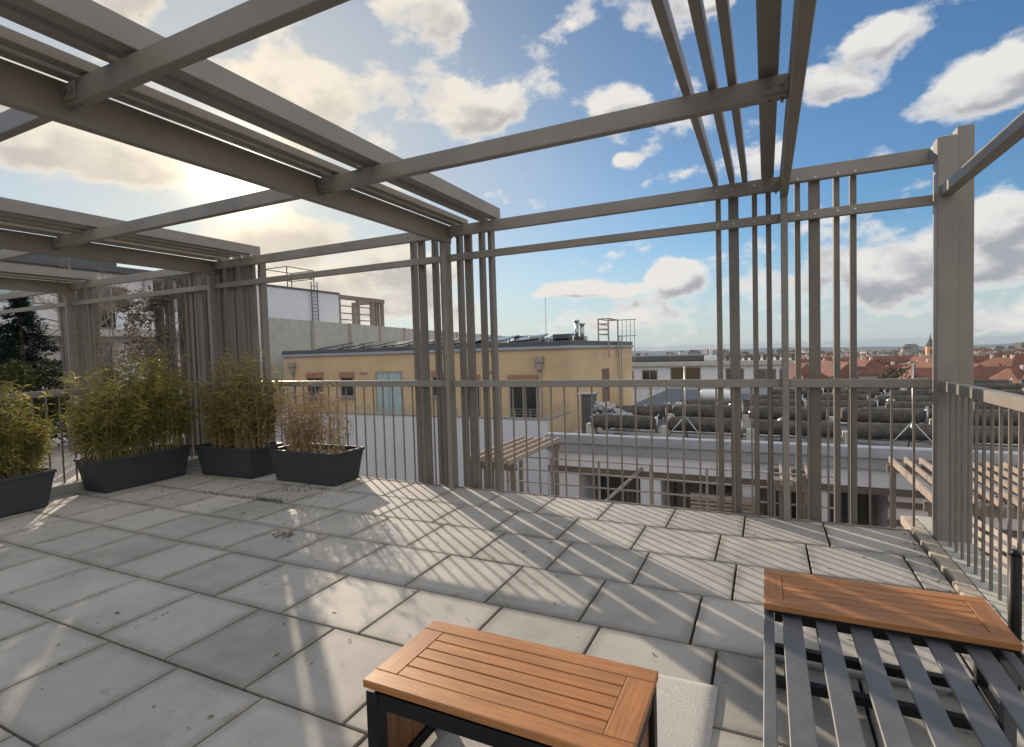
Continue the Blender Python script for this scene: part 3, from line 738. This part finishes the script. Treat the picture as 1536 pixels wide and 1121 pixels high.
# ------------------------------------------------------------------ yellow building
YB, XB = 24.0, -8.46
yb = thing('yellow_building', 'yellow rendered upper storey with grey roof edge seen through the railing', 'building', (-18, YB, -2.3))
bx('wall', YELLOW, yb, -27.4, XB, YB, 37.2, -16, 1.60)
bx('roof_edge', FLASH, yb, -27.55, XB+.1, YB-.12, 37.3, 1.602, 1.76, .02)
bx('roof', ROOFD, yb, -27.5, XB+.05, YB-.06, 37.25, 1.762, 2.0, .02)
def windowy(par, x0, x1, y, z0, z1, m, box=None):
    f = MB(); t = .08
    f.box(x0-t, x1+t, y-.05, y, z1, z1+t).box(x0-t, x1+t, y-.05, y, z0-t, z0).box(x0-t, x0, y-.05, y, z0, z1).box(x1, x1+t, y-.05, y, z0, z1)
    if x1-x0 > 1.05: f.box((x0+x1)/2-.03, (x0+x1)/2+.03, y-.047, y-.002, z0, z1)
    f.box(x0-.16, x1+.16, y-.20, y-.051, z0-.15, z0-.085)
    fo = f.build('window', FRAMEW, par); MB().box(x0, x1, y-.02, y+.1, z0, z1).build('pane', m, fo)
    if box: MB().box(x0-.1, x1+.1, y-.09, y-.052, z1-.02, z1+.32, .01).build('roller_box', BLIND, fo)
for x0, x1, z0, z1, m, bxx in [(-22.7, -21.8, -.75, .30, GLASS, 1), (-20.05, -18.35, -2.2, .55, GLASSL, 0), (-11.6, -10.2, -2.2, .05, GLASS, 1), (-25.4, -24.2, -.75, .3, GLASS, 1), (-16.2, -15.2, -.7, .3, GLASS, 1), (-14.3, -13.4, -2.2, .1, GLASS, 1)]: windowy(yb, x0, x1, YB, z0, z1, m, bxx)
window(yb, XB, 29.6, 30.9, -1.5, .35, SOFFIT, BLIND)
for x in (-26.6, -9.95):
    h_ = MB().box(x-.22, x+.22, YB-.28, YB-.002, .95, 1.28, .03).box(x-.14, x+.14, YB-.24, YB-.002, .6, .95, .02).build('rain_hopper', FRAMEW, yb)
    MB().tube([(x, YB-.1, .6), (x, YB-.1, -5)], .06, 8).build('downpipe', FRAMEW, h_)
for x in (-21.0, -12.6): bx('wall_lamp', FRAMEW, yb, x-.25, x+.25, YB-.12, YB-.002, .52, .62, .02)
for x in [-26.0+1.75*i for i in range(5)]+[-17.5+1.75*i for i in range(5)]:
    p = MB(); T = Matrix.Rotation(R(-4), 3, 'Y') @ Matrix.Rotation(R(9), 3, 'X')
    p.obox((x+.8, 26.2, 2.24), (.76, .9, .03), .008, 0, T); s_ = p.build('solar_panel', PANEL, yb)
    MB().box(x+.3, x+.36, 26, 26.06, 2.0, 2.2).box(x+1.2, x+1.26, 26.4, 26.46, 2.0, 2.3).build('panel_leg', GALV, s_)
for x, w_, h_, y in [(-9.6, .9, .38, 26), (-10.9, .7, .3, 25.6), (-8.95, .6, .25, 27), (-12.4, 1.2, .42, 27.5), (-14.5, 1.0, .35, 26.5)]: bx('roof_unit', ROOFD if h_ > .35 else GALV, yb, x-w_/2, x+w_/2, y, y+.6, 2.002, 2.0+h_, .02)
for x, h_ in ((-9.05, 1.0), (-8.75, .82)):
    q = MB().tube([(x, 27, 2.0), (x, 27, 2.0+h_)], .11, 12).build('flue', GALV, yb); MB().tube([(x, 27, 2.01+h_), (x, 27, 2.12+h_)], .16, 12).build('cap', GALV, q)
MB().tube([(-10.6, 26.5, 2.0), (-10.6, 26.5, 4.4)], .015, 5).build('antenna', GALV, yb)
lc = MB(); x0, x1, y0, y1, z0, z1 = -8.36, -7.35, 30.6, 32.6, 1.0, 3.3
def frame3(mb, x0, x1, y0, y1, z0, z1, r, nz, ny=0):
    for x in (x0, x1):
        for y in (y0, y1): mb.bar((x, y, z0 if x == x1 else 1.9), (x, y, z1), r, r)
    for k in range(nz+1):
        z = z1-(z1-2.1)*k/(nz+1)
        mb.bar((x0, y0, z), (x0, y1, z), r*.8, r*.8); mb.bar((x0, y0, z), (x1, y0, z), r*.8, r*.8)
    mb.bar((x1, y0, z1), (x1, y1, z1), r, r); mb.bar((x0, y1, z1), (x1, y1, z1), r, r)
frame3(lc, x0-.5, x0+.1, 30.4, 32.6, z0, z1, .07, 3)
for k in range(5): lc.bar((x0+.1+.25*k, 32.7, z1-.02), (x0+.1+.25*k, 32.7, 1.2 if k < 4 else .2), .03, .03)
lc.bar((x0+.1, 32.7, z1), (x1+.2, 32.7, z1), .05, .05); lc.bar((x0+.1, 32.7, 2.3), (x1+.2, 32.7, 2.3), .05, .05)
lc.build('ladder_cage', FRAMEW, yb)
ld_ = MB()
for y in (33.0, 33.6): ld_.bar((XB+.15, y, -3), (XB+.15, y, 2.4), .05, .05)
for k in range(17): ld_.bar((XB+.15, 33.0, -2.8+.3*k), (XB+.15, 33.6, -2.8+.3*k), .03, .03)
ld_.build('ladder', GALV, yb)
# its lower terrace with the white parapet in front
pw = thing('parapet_wall', 'plain white parapet wall below the yellow building', 'wall', (-20, 20.9, -16))
bx('wall', WHITE, pw, -46, XB, 20.9, 21.15, -16, -1.42)
bx('coping', FRAMEW, pw, -46, XB+.05, 20.86, 21.2, -1.418, -1.36, .01)
bx('side_wall', YELLOW, pw, XB-.25, XB-.003, 21.153, 23.998, -16, -1.42); bx('side_coping', FRAMEW, pw, XB-.28, XB+.05, 21.203, 23.99, -1.418, -1.36, .01)
bx('terrace_deck', CONC, pw, -27.4, XB-.26, 21.16, 23.99, -2.5, -2.25)
m = MB()
for i in range(26): m.bar((-27+i*.74, 21.0, -1.36), (-27+i*.74, 21.0, -.98), .03, .03)
for z in (-.98, -1.1, -1.22): m.bar((-27.2, 21.0, z), (XB-.1, 21.0, z), .02, .02); m.bar((XB-.1, 21.0, z), (XB-.1, 23.9, z+.12), .02, .02)
m.build('guard_rail', GALV, pw)
MB().obox((-19.5, 20.83, -2.45), (.14, .06, .06), .02).build('wall_vent', FRAMEW, pw)

# ------------------------------------------------------------------ grey boundary wall, white penthouse, far pergola
gw = thing('boundary_wall', 'long grey concrete wall running away behind the yellow building', 'wall', (-33, 40, -16))
P0, P1 = Vector((-29.9, 24.6, 0)), Vector((-41.8, 85.5, 0))
dv = (P1-P0).normalized()
m = MB(); n = 12; T = (P1-P0).length/n
for i in range(n):
    a, b_ = P0+dv*(T*i+.02), P0+dv*(T*(i+1)-.02)
    m.bar((a.x, a.y, -5.9), (b_.x, b_.y, -5.9), .25, 20.4)
m.build('wall_panels', CONC, gw)
for i in range(n):
    p = P0+dv*T*i; MB().bar((p.x+.14, p.y-.02, -16), (p.x+.14, p.y-.02, 4.34), .16, .3).build('wall_post', FRAMEW, gw)
ph = thing('roof_penthouse', 'windowless pale blue roof penthouse with a ladder on its wall', 'building', (-38, 32, 4))
bx('wall', WHITE, ph, -44, -34.4, 25, 36.4, -16, 7.1); bx('roof_edge', ROOFD, ph, -44.1, -34.3, 24.9, 36.5, 7.102, 7.25, .02)
m = MB()
for y in (33.1, 33.75): m.bar((-34.2, y, 3.8), (-34.2, y, 7.9), .06, .06)
for k in range(13): m.bar((-34.2, 33.1, 3.9+.3*k), (-34.2, 33.75, 3.9+.3*k), .04, .04)
m.build('ladder', ROOFD, ph); m = MB()
for x in (-37.2, -34.6):
    for y in (31, 33.8): m.bar((x, y, 7.2), (x, y, 8.9), .06, .06)
for z in (8.2, 8.9):
    for a, b_ in (((-37.2, 31), (-34.6, 31)), ((-37.2, 33.8), (-34.6, 33.8)), ((-37.2, 31), (-37.2, 33.8)), ((-34.6, 31), (-34.6, 33.8))): m.bar((*a, z), (*b_, z), .06, .06)
m.build('guard_rail', ROOFD, ph)
for y in (28.5, 29.6): q = MB().tube([(-36, y, 7.2), (-36, y, 8.6)], .16, 10).build('flue', ROOFD, ph)
fp = thing('roof_pergola', 'distant brown pergola frame on the roof beside the white penthouse', 'pergola', (-36, 41, 4.3))
for y, w_ in ((38.0, .25), (40.6, .25), (42.6, .45), (43.3, .1), (43.7, .1), (44.2, .3)): bx('post', TAUPE2, fp, -36.2, -35.9, y, y+w_, 3.0, 6.95)
bx('beam', TAUPE2, fp, -36.25, -35.85, 37.6, 44.6, 6.952, 7.35, .02)
for z in (5.0, 5.6, 6.3): bx('cross_rail', TAUPE2, fp, -36.1, -36.0, 37.7, 42.59, z, z+.1)
bx('beam', TAUPE2, fp, -40, -36.26, 44.2, 44.5, 6.952, 7.3, .02)
bx('post', TAUPE2, fp, -40, -39.7, 44.2, 44.5, 3, 6.95); bx('post', TAUPE2, fp, -40, -39.7, 38, 38.3, 3, 6.95)

# ------------------------------------------------------------------ lower neighbouring building with tube field on its roof
YL = 14.0
lb = thing('lower_building', 'low white building with grey parapet bands and dark terrace openings below the railing', 'building', (0, YL, -4))
bx('parapet', FLASH, lb, -5.6, 16, YL-.30, YL, -1.02, -.78, .015)
bx('parapet_band', FLASH, lb, -5.6, 16, YL-.22, YL-.002, -1.28, -1.022, .01)
bx('fascia', WHITE, lb, -5.6, 16, YL-.12, YL+.3, -1.70, -1.282, .01)
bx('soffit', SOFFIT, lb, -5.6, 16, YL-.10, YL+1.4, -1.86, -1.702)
bx('roof', ROOFD, lb, -5.6, 16, YL+.302, 36, -1.4, -1.1)
bx('wall', WHITE, lb, -5.6, 16, YL+1.402, 36, -16, -1.401)
for a, b_ in ((-5.6, -4.72), (-3.02, -2.50), (-.55, -.2), (.9, 1.25), (2.4, 5.2)): bx('pillar', WHITE if a < 2 else LILAC, lb, a, b_, YL-.05, YL+1.395, -16, -1.862)
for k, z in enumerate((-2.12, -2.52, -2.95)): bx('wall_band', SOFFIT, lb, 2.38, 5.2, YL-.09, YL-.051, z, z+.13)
for x0, x1 in ((-4.7, -3.6), (-3.6, -3.04), (-2.48, -1.4), (-1.4, -.57), (-.18, .35), (.36, .88), (1.27, 2.38)):
    f = MB().box(x0+.02, x0+.09, YL+1.30, YL+1.38, -4.2, -1.88).box(x1-.09, x1-.02, YL+1.30, YL+1.38, -4.2, -1.88).build('window', TAUPE, lb)
    MB().box(x0+.09, x1-.09, YL+1.33, YL+1.39, -4.2, -1.88).build('pane', GLASS, f)
for i in range(7): bx('blind_slat', WOODP, lb, -1.75, -.2, YL-.16, YL-.11, -2.22-.1*i, -2.16-.1*i)
m = MB().tube([(-3.55, 11.6, -4.2), (-3.55, 11.6, -2.15), (-2.95, 13.85, -1.62)], .045, 8).build('handrail_arm', FRAMEW, lb)
structure('lower_terrace', MB().box(-8, 16, 5.3, YL+1.4, -4.6, -4.2), GRAVEL)
lf = thing('railing', 'thin grey railing with horizontal bars on the terrace below', 'railing', (0, 12, -4.2))
for k in range(4): bx('rail_bar', FRAMEW, lf, -6, 1.2, 11.98, 12.02, -2.05+.31*k, -2.02+.31*k)
for i in range(7): bx('post', FRAMEW, lf, -6+1.2*i, -5.95+1.2*i, 12.022, 12.07, -4.2, -1.08)

# rows of dark covered tubes on the flat roof
tube_me = {}
def tube_mesh(L):
    m = MB(); n = 14; r = .20; pts = []; rr = []
    k = int(L/.11)
    for i in range(k+1):
        pts.append((-L/2+L*i/k, 0, 0)); rr.append(r*(1.0 if i % 2 else .955)*random.uniform(.97, 1.03))
    m.tube(pts, rr, 16); return m.mesh('tube', TUBE)
TM = [tube_mesh(1.9) for _ in range(3)]
stub_me = MB().tube([(0, 0, -.3), (0, 0, .12), (.05, .1, .17)], .045, 8).mesh('pipe_stub', GALV)
leg_me = MB().box(-.12, .12, -.14, .14, -.34, .06, .02).mesh('support', CONC)
cnt = 0
for ri, (y, z, xa, xb) in enumerate([(15.3, -.62, -5.0, 9), (16.6, -.42, -5.2, 10), (18.6, -.62, -4, 11), (20.8, -.62, -3.4, 12), (23.2, -.62, -1, 13), (26, -.62, 0, 14), (29.2, -.62, 1, 15), (32.5, -.62, 2, 16)]):
    x = xa+random.uniform(0, .5); first = True; j = 0
    while x < xb:
        edge_ = ' at its left end' if first else ''
        lab = ('dark ribbed cover tube in the front row on the flat roof', 'dark ribbed cover tube in the raised second row on the flat roof')[ri] if ri < 2 else 'dark ribbed cover tube in the rows further back on the flat roof'
        g = ('front row of roof tubes', 'second row of roof tubes')[ri] if ri < 2 else 'back rows of roof tubes'
        t = thing('roof_tube', lab, 'tube', (x+.95, y, z), g)
        t.rotation_euler.z = random.gauss(0, .012)
        o = inst('cover', TM[cnt % 3], t, (0, 0, random.gauss(0, .015))); o.rotation_euler = (random.uniform(0, 6), random.gauss(0, .012), 0); o.scale = (random.uniform(.86, 1), 1, 1)*1
        inst('support', leg_me, t, (-.98, random.gauss(0, .05), -.12)); inst('pipe_stub', stub_me, t, (.99, random.gauss(0, .06), random.uniform(-.05, .1))); cnt += 1
        x += random.uniform(2.08, 2.22)
        first = False
for k, (y, z, xa, xb) in enumerate([(16.0, -.95, -4.6, 9.5), (17.7, -.80, -4.9, 10), (19.7, -.95, -3.8, 11), (22, -.95, -3, 12)]):
    m = MB(); x = xa; pts = []
    while x < xb: pts.append((x, y+random.gauss(0, .03), z+random.gauss(0, .012))); x += .8
    m.tube(pts, .04, 6)
    tag(m.build('roof_pipe', GALV), ('thin grey pipe between the first and second tube rows', 'thin grey pipe between the second and third tube rows', 'thin grey pipe between the third and fourth tube rows', 'thin grey pipe behind the fourth tube row')[k], 'pipe', 'pipes on the tube field')
for k in range(16):
    x, y = random.uniform(-4, 8), random.choice((15.9, 17.6, 19.7, 21.9)); t = thing('roof_vent', 'small grey vent cowl standing between the dark roof tubes', 'vent', (x, y, -1.1), 'vent cowls between the roof tubes')
    m = MB().tube([(0, 0, 0), (0, 0, .55)], .06, 8); m.build('pipe', GALV, t, local=True); MB().tube([(0, 0, .56), (0, 0, .60), (0, 0, .68)], [.13, .13, .02], 10).build('cowl', GALV, t, local=True)
tg = tag(MB().tube([(-1.9+.1*i, 17.5, .02) for i in range(10)], [.10, .15, .16, .155, .16, .16, .155, .16, .16, .15], 12).build('tarp_roll', TARP), 'white rolled tarpaulin lying on the dark roof tubes', 'tarpaulin')
hp = MB()
for k in range(70):
    a = random.random(); p = Vector((-4.75+1.1*a+random.gauss(0, .08), 16.0+random.gauss(0, .15), -.75+.55*(1-a)*random.random()+.15))
    T = Matrix.Rotation(random.uniform(0, 3), 3, 'Z') @ Matrix.Rotation(random.gauss(0, .5), 3, 'X') @ Matrix.Rotation(random.gauss(0, .5), 3, 'Y')
    hp.obox(p, (.16*random.random()+.05, .10, .05), .02, 0, T)
tag(hp.build('debris_heap', TARPG), 'heap of grey sheets and offcuts on the flat roof below the yellow building', 'heap')
cb_ = thing('roof_box', 'dark roof cabinet next to the heap of grey sheets', 'cabinet', (-5.0, 16, -1.1))
bx('body', ROOFD, cb_, -5.25, -4.85, 15.9, 16.3, -1.1, .12, .02); bx('lid', GALV, cb_, -5.3, -4.8, 15.85, 16.35, .122, .17, .01)
for x, y, lab in [(-2.0, 15.0, 'grey tripod mast on the flat roof left of the tarpaulin roll'), (3.05, 15.0, 'grey tripod mast on the flat roof near the tall corner post')]:
    tp = thing('tripod_mast', lab, 'mast', (x, y, -1.1))
    MB().tube([(x, y, -1.1), (x, y, 1.0)], .02, 6).build('mast', GALV, tp)
    for dx, dy in ((-.6, -.1), (.55, -.1), (0, .5)): MB().tube([(x, y, -.35), (x+dx, y+dy, -1.08)], .018, 6).build('leg', GALV, tp)

# lower pergolas of the neighbouring terraces
def low_pergola(label, x0, x1, y0, y1, z, ns, base=-4.2, w=.055):
    t = thing('slat_pergola', label, 'pergola', ((x0+x1)/2, y0, base), 'slatted pergolas on the lower terraces')
    for i in range(ns):
        x = x0+(x1-x0)*i/(ns-1); bx('slat', WOODP, t, x-w/2, x+w/2, y0, y1, z, z+.12, .004)
    for y in (y0+.2, y1-.3): bx('beam', TAUPE2, t, x0-.1, x1+.1, y, y+.08, z-.16, z-.004, .004)
    for x in (x0, x1):
        bx('post', TAUPE2, t, x-.05, x+.05, y0+.2, y0+.28, base, z-.162); bx('post', TAUPE2, t, x-.05, x+.05, y1-.3, y1-.22, base, z-.162)
    for k in range(4): x = x0+.12+.16*k; bx('fin', TAUPE2, t, x, x+.05, y0+.30, y0+.42, base, z-.165)
    return t
low_pergola('brown slatted pergola on the lower terrace in front of the white wall', -6.15, -5.1, 10.3, 13.5, -.95, 5)
low_pergola('weathered slatted pergola on the lower terrace at the right of the corner post', 2.3, 6.4, 9.9, 13.2, -.98, 17)
low_pergola('narrow slatted pergola on the lower terrace behind the second fin group', .1, .75, 11.6, 13.4, -1.25, 5)
ls = thing('board_fence', 'sunlit fence of pale horizontal boards below the right railing', 'fence', (3.2, 6.8, -4.2))
PALEB = mat('pale_board', (.46, .42, .37), .75, .15, 8, island=.15)
fa, fb = Vector((2.55, 9.6, 0)), Vector((3.75, 3.2, 0)); fd = (fb-fa).normalized()
for k in range(13):
    z = -2.75+.145*k; MB().bar((fa.x, fa.y, z), (fb.x, fb.y, z), .03, .075, .004).build('board', PALEB, ls)
for k in range(5):
    p = fa.lerp(fb, k/4); MB().bar((p.x+.055, p.y, -4.2), (p.x+.055, p.y, -.9), .06, .06, .004).build('post', TAUPE2, ls)

# ------------------------------------------------------------------ apartment block and the town
ab = thing('apartment_block', 'white flat roofed apartment block behind the tube field', 'building', (-6, 66, -16))
Y2 = 62.0
bx('wall', WHITE, ab, -15.5, 2.2, Y2, 74, -16, -.62)
bx('eave', CONC, ab, -15.9, 2.5, Y2-.5, 74.3, -.618, -.15, .03)
bx('roof_plant', ROOFD, ab, -15, -4.5, Y2+1, 70, -.148, .55, .1)
for i in range(10): x = -4+.62*i; bx('roof_unit', ROOFD, ab, x, x+.35, Y2+1, Y2+1.6, -.148, .2+.4*random.random(), .05)
q = MB().box(-6.2, -4.9, Y2+.2, Y2+1, -.148, .5, .1).tube([(-5.5, Y2+.6, .5), (-5.5, Y2+.6, 1.5)], .18, 8).build('chimney', WHITE, ab)
for x0, x1, z0, z1 in [(-14.9, -14.0, -2.4, -1.2), (-12.9, -11.3, -2.5, -1.1), (-9.7, -6.6, -4.4, -.85), (-3.9, -2.2, -4.4, -1.0), (-.9, .9, -2.5, -1.1), (1.3, 2.0, -2.5, -1.1), (-12.9, -11.3, -6.2, -4.9), (-3.9, -2.2, -7.5, -5.2), (-.9, .9, -6.2, -4.9)]: windowy(ab, x0, x1, Y2, z0, z1, GLASS)
for z in (-3.1, -4.6):
    m = MB(); m.bar((-15, Y2-1.2, z), (2, Y2-1.2, z), .08, .08)
    for i in range(18): m.bar((-15+i, Y2-1.2, z), (-15+i, Y2-1.2, z-1.0), .05, .05)
    m.build('balcony_rail', FRAMEW, ab)
def house_mesh(w, d, h, rh, hip, rm):
    m = MB(); m.box(-w/2, w/2, -d/2, d/2, -6, h); e = .5; q = w/2-d/2*hip
    v = [(-w/2-e, -d/2-e, h), (w/2+e, -d/2-e, h), (w/2+e, d/2+e, h), (-w/2-e, d/2+e, h), (-q, 0, h+rh), (q, 0, h+rh)]
    n = len(m.v); m.v += v
    for f_ in ((0, 1, 5, 4), (2, 3, 4, 5), (1, 2, 5), (3, 0, 4)): m.face([n+i for i in f_], 1)
    for k in range(2): m.box(-w*.2+k*w*.4, -w*.2+k*w*.4+.7, -.3, .3, h+rh*.6, h+rh+.8)
    for i in range(int(w/3)):
        x = -w/2+1.2+i*3
        for z in (1.2, 4.2):
            if z+1.5 < h: m.box(x, x+1.1, -d/2-.03, -d/2+.02, z, z+1.5, 0, 2)
    return m.mesh('city_house', [HOUSEW, rm, GLASS])
HM = [house_mesh(13, 10, 6, 4.2, .5, REDT), house_mesh(22, 11, 7, 4.6, .4, REDT), house_mesh(15, 11, 8, 4.5, .8, REDT), house_mesh(34, 12, 7, 4.8, .3, REDT)]
HG = [house_mesh(14, 10, 6.5, 3.2, .2, GREYT), house_mesh(20, 12, 9, 1.2, .2, GREYT)]
rc = random.Random(11); placed = []
def place(az_, d, me, lab, grp, rz=None, s=1):
    x, y = d*math.sin(R(az_)), d*math.cos(R(az_))
    o = bpy.data.objects.new('city_house', me); col.objects.link(o); o.location = (x, y, terr_z(d, 0)); o.rotation_euler.z = rc.uniform(0, 3.1) if rz is None else rz; o.scale = (s, s, s)
    tag(o, lab, 'house', grp); placed.append((x, y))
RL, GL = 'red tiled house among the roofs of the town below', 'grey roofed house among the red roofs of the town below'
for az_, d, i in [(2.2, 150, 1), (5.5, 158, 3), (8.2, 150, 2), (10.6, 165, 0), (13.5, 140, 3), (16.5, 118, 3), (19.5, 108, 1), (22, 118, 3), (17.2, 150, 2), (20.5, 160, 1), (4, 190, 2), (7, 200, 1), (9.4, 205, 3), (12.5, 200, 1), (15, 195, 2), (25, 130, 1)]:
    place(az_, d*1.3, HM[i], RL, 'red roofed town houses', rz=rc.choice((.35, 1.9))+rc.gauss(0, .08))
for az_, d, i in [(6.8, 118, 0), (1.2, 128, 1), (18.3, 128, 0), (3.3, 240, 1)]: place(az_, d, HG[i], GL, 'grey roofed town houses', rz=.4)
for k in range(130):
    az_ = rc.uniform(-9, 26); d = 220*math.exp(rc.random()*1.35)
    red = rc.random() < (.5 if d < 300 and az_ > 2 else .10)
    place(az_, d, rc.choice(HM if red else HG), RL if red else GL, 'red roofed town houses' if red else 'grey roofed town houses')
ft_ = MB()
for k in range(2600):
    az_ = rc.uniform(-40, 28); d = 800*math.exp(rc.random()*1.9); x, y = d*math.sin(R(az_)), d*math.cos(R(az_)); z = terr_z(d, 0)
    w_, h_ = rc.uniform(8, 22), rc.uniform(5, 10)*(1 if rc.random() < .93 else 2.2); a = rc.uniform(0, 3); T = Matrix.Rotation(a, 3, 'Z'); mi = rc.choice((0, 0, 2, 2, 1))
    ft_.obox((x, y, z+h_/2), (w_/2, 5, h_/2), 0, mi, T)
    ft_.obox((x, y, z+h_+1), (w_/2*.8, 3, 1.2), 0, rc.choice((1, 2, 2, 2)), T)
tag(ft_.build('distant_town', [HOUSEW, REDT, GREYT]), 'hazy mass of far town buildings below the hills', 'town', kind='stuff')
# church
ct = thing('church_tower', 'orange church tower with dark pointed spire among the red roofs', 'church', (97.5, 434, terr_z(445, 0)))
zc = terr_z(445, 0)
bx('tower', TOWER, ct, 95.3, 99.7, 431.8, 436.2, zc, zc+15.5); m = MB(); zc2 = zc+15.5
for r_, z_ in ((2.6, 0), (2.7, .6), (2.2, 2.0), (1.1, 3.0), (1.2, 3.8), (.5, 5), (.1, 8.5)): m.v += [(97.5+r_*math.cos(k*math.pi/4+.39), 434+r_*math.sin(k*math.pi/4+.39), zc2+z_) for k in range(8)]
for i in range(6):
    for k in range(8): m.face([i*8+k, i*8+(k+1) % 8, i*8+8+(k+1) % 8, i*8+8+k])
m.build('spire', COPPER, ct)
bx('window', ROOFD, ct, 96.9, 98.1, 431.7, 431.79, zc+10.5, zc+13.5); bx('nave', HOUSEW, ct, 99.72, 125, 430, 438, zc, zc+7)
# town trees
def tree_meshes(seed, h):
    r_ = random.Random(seed); c = MB(); pts = [(r_.gauss(0, h*.13), r_.gauss(0, h*.13), h*.35+h*.5*r_.random()) for _ in range(16)]
    leafcloud(c, pts, h*.16, 1100, h*.035, r_)
    t = MB(); t.tube([(0, 0, -2), (0, 0, h*.75)], [h*.022, h*.006], 6)
    for k in range(6): a = r_.uniform(0, 6.28); t.tube([(0, 0, h*.3), (math.cos(a)*h*.2, math.sin(a)*h*.2, h*.7)], [h*.01, h*.003], 4)
    return c.mesh('crown', TREEM), t.mesh('trunk', BARK)
TR = [tree_meshes(s, 10) for s in (1, 2, 3)]
def town_tree(az_, d, s, i, lab, grp='trees among the town roofs'):
    x, y = d*math.sin(R(az_)), d*math.cos(R(az_))
    t = thing('town_tree', lab, 'tree', (x, y, terr_z(d, 0)), grp, rc.uniform(0, 6)); t.scale = (s, s, s)
    inst('crown', TR[i][0], t, (0, 0, 0)); inst('trunk', TR[i][1], t, (0, 0, 0))
TL = 'dark tree between the roofs of the town'
town_tree(11.4, 120, 1.28, 0, 'largest dark tree left of the church tower', None)
town_tree(15.6, 170, 1.2, 1, 'dark tree just right of the tall corner post', None)
for k in range(120):
    az_ = rc.uniform(-4, 25); d = 140*math.exp(rc.random()*1.9); town_tree(az_, d, rc.uniform(.7, 1.3), k % 3, TL)

# ------------------------------------------------------------------ the air
hz = MB().box(-11800, 11800, -11800, 11800, -137, 14)
HZ = bpy.data.materials.new('air'); HZ.use_nodes = True; t = HZ.node_tree; t.nodes.clear()
pv = t.nodes.new('ShaderNodeVolumePrincipled'); pv.inputs['Color'].default_value = (.42, .52, .64, 1); pv.inputs['Density'].default_value = .000075; pv.inputs['Anisotropy'].default_value = 0
om = t.nodes.new('ShaderNodeOutputMaterial'); t.links.new(pv.outputs[0], om.inputs['Volume'])
tag(hz.build('haze', HZ), 'thin pale blue haze over the town', 'haze', kind='stuff')
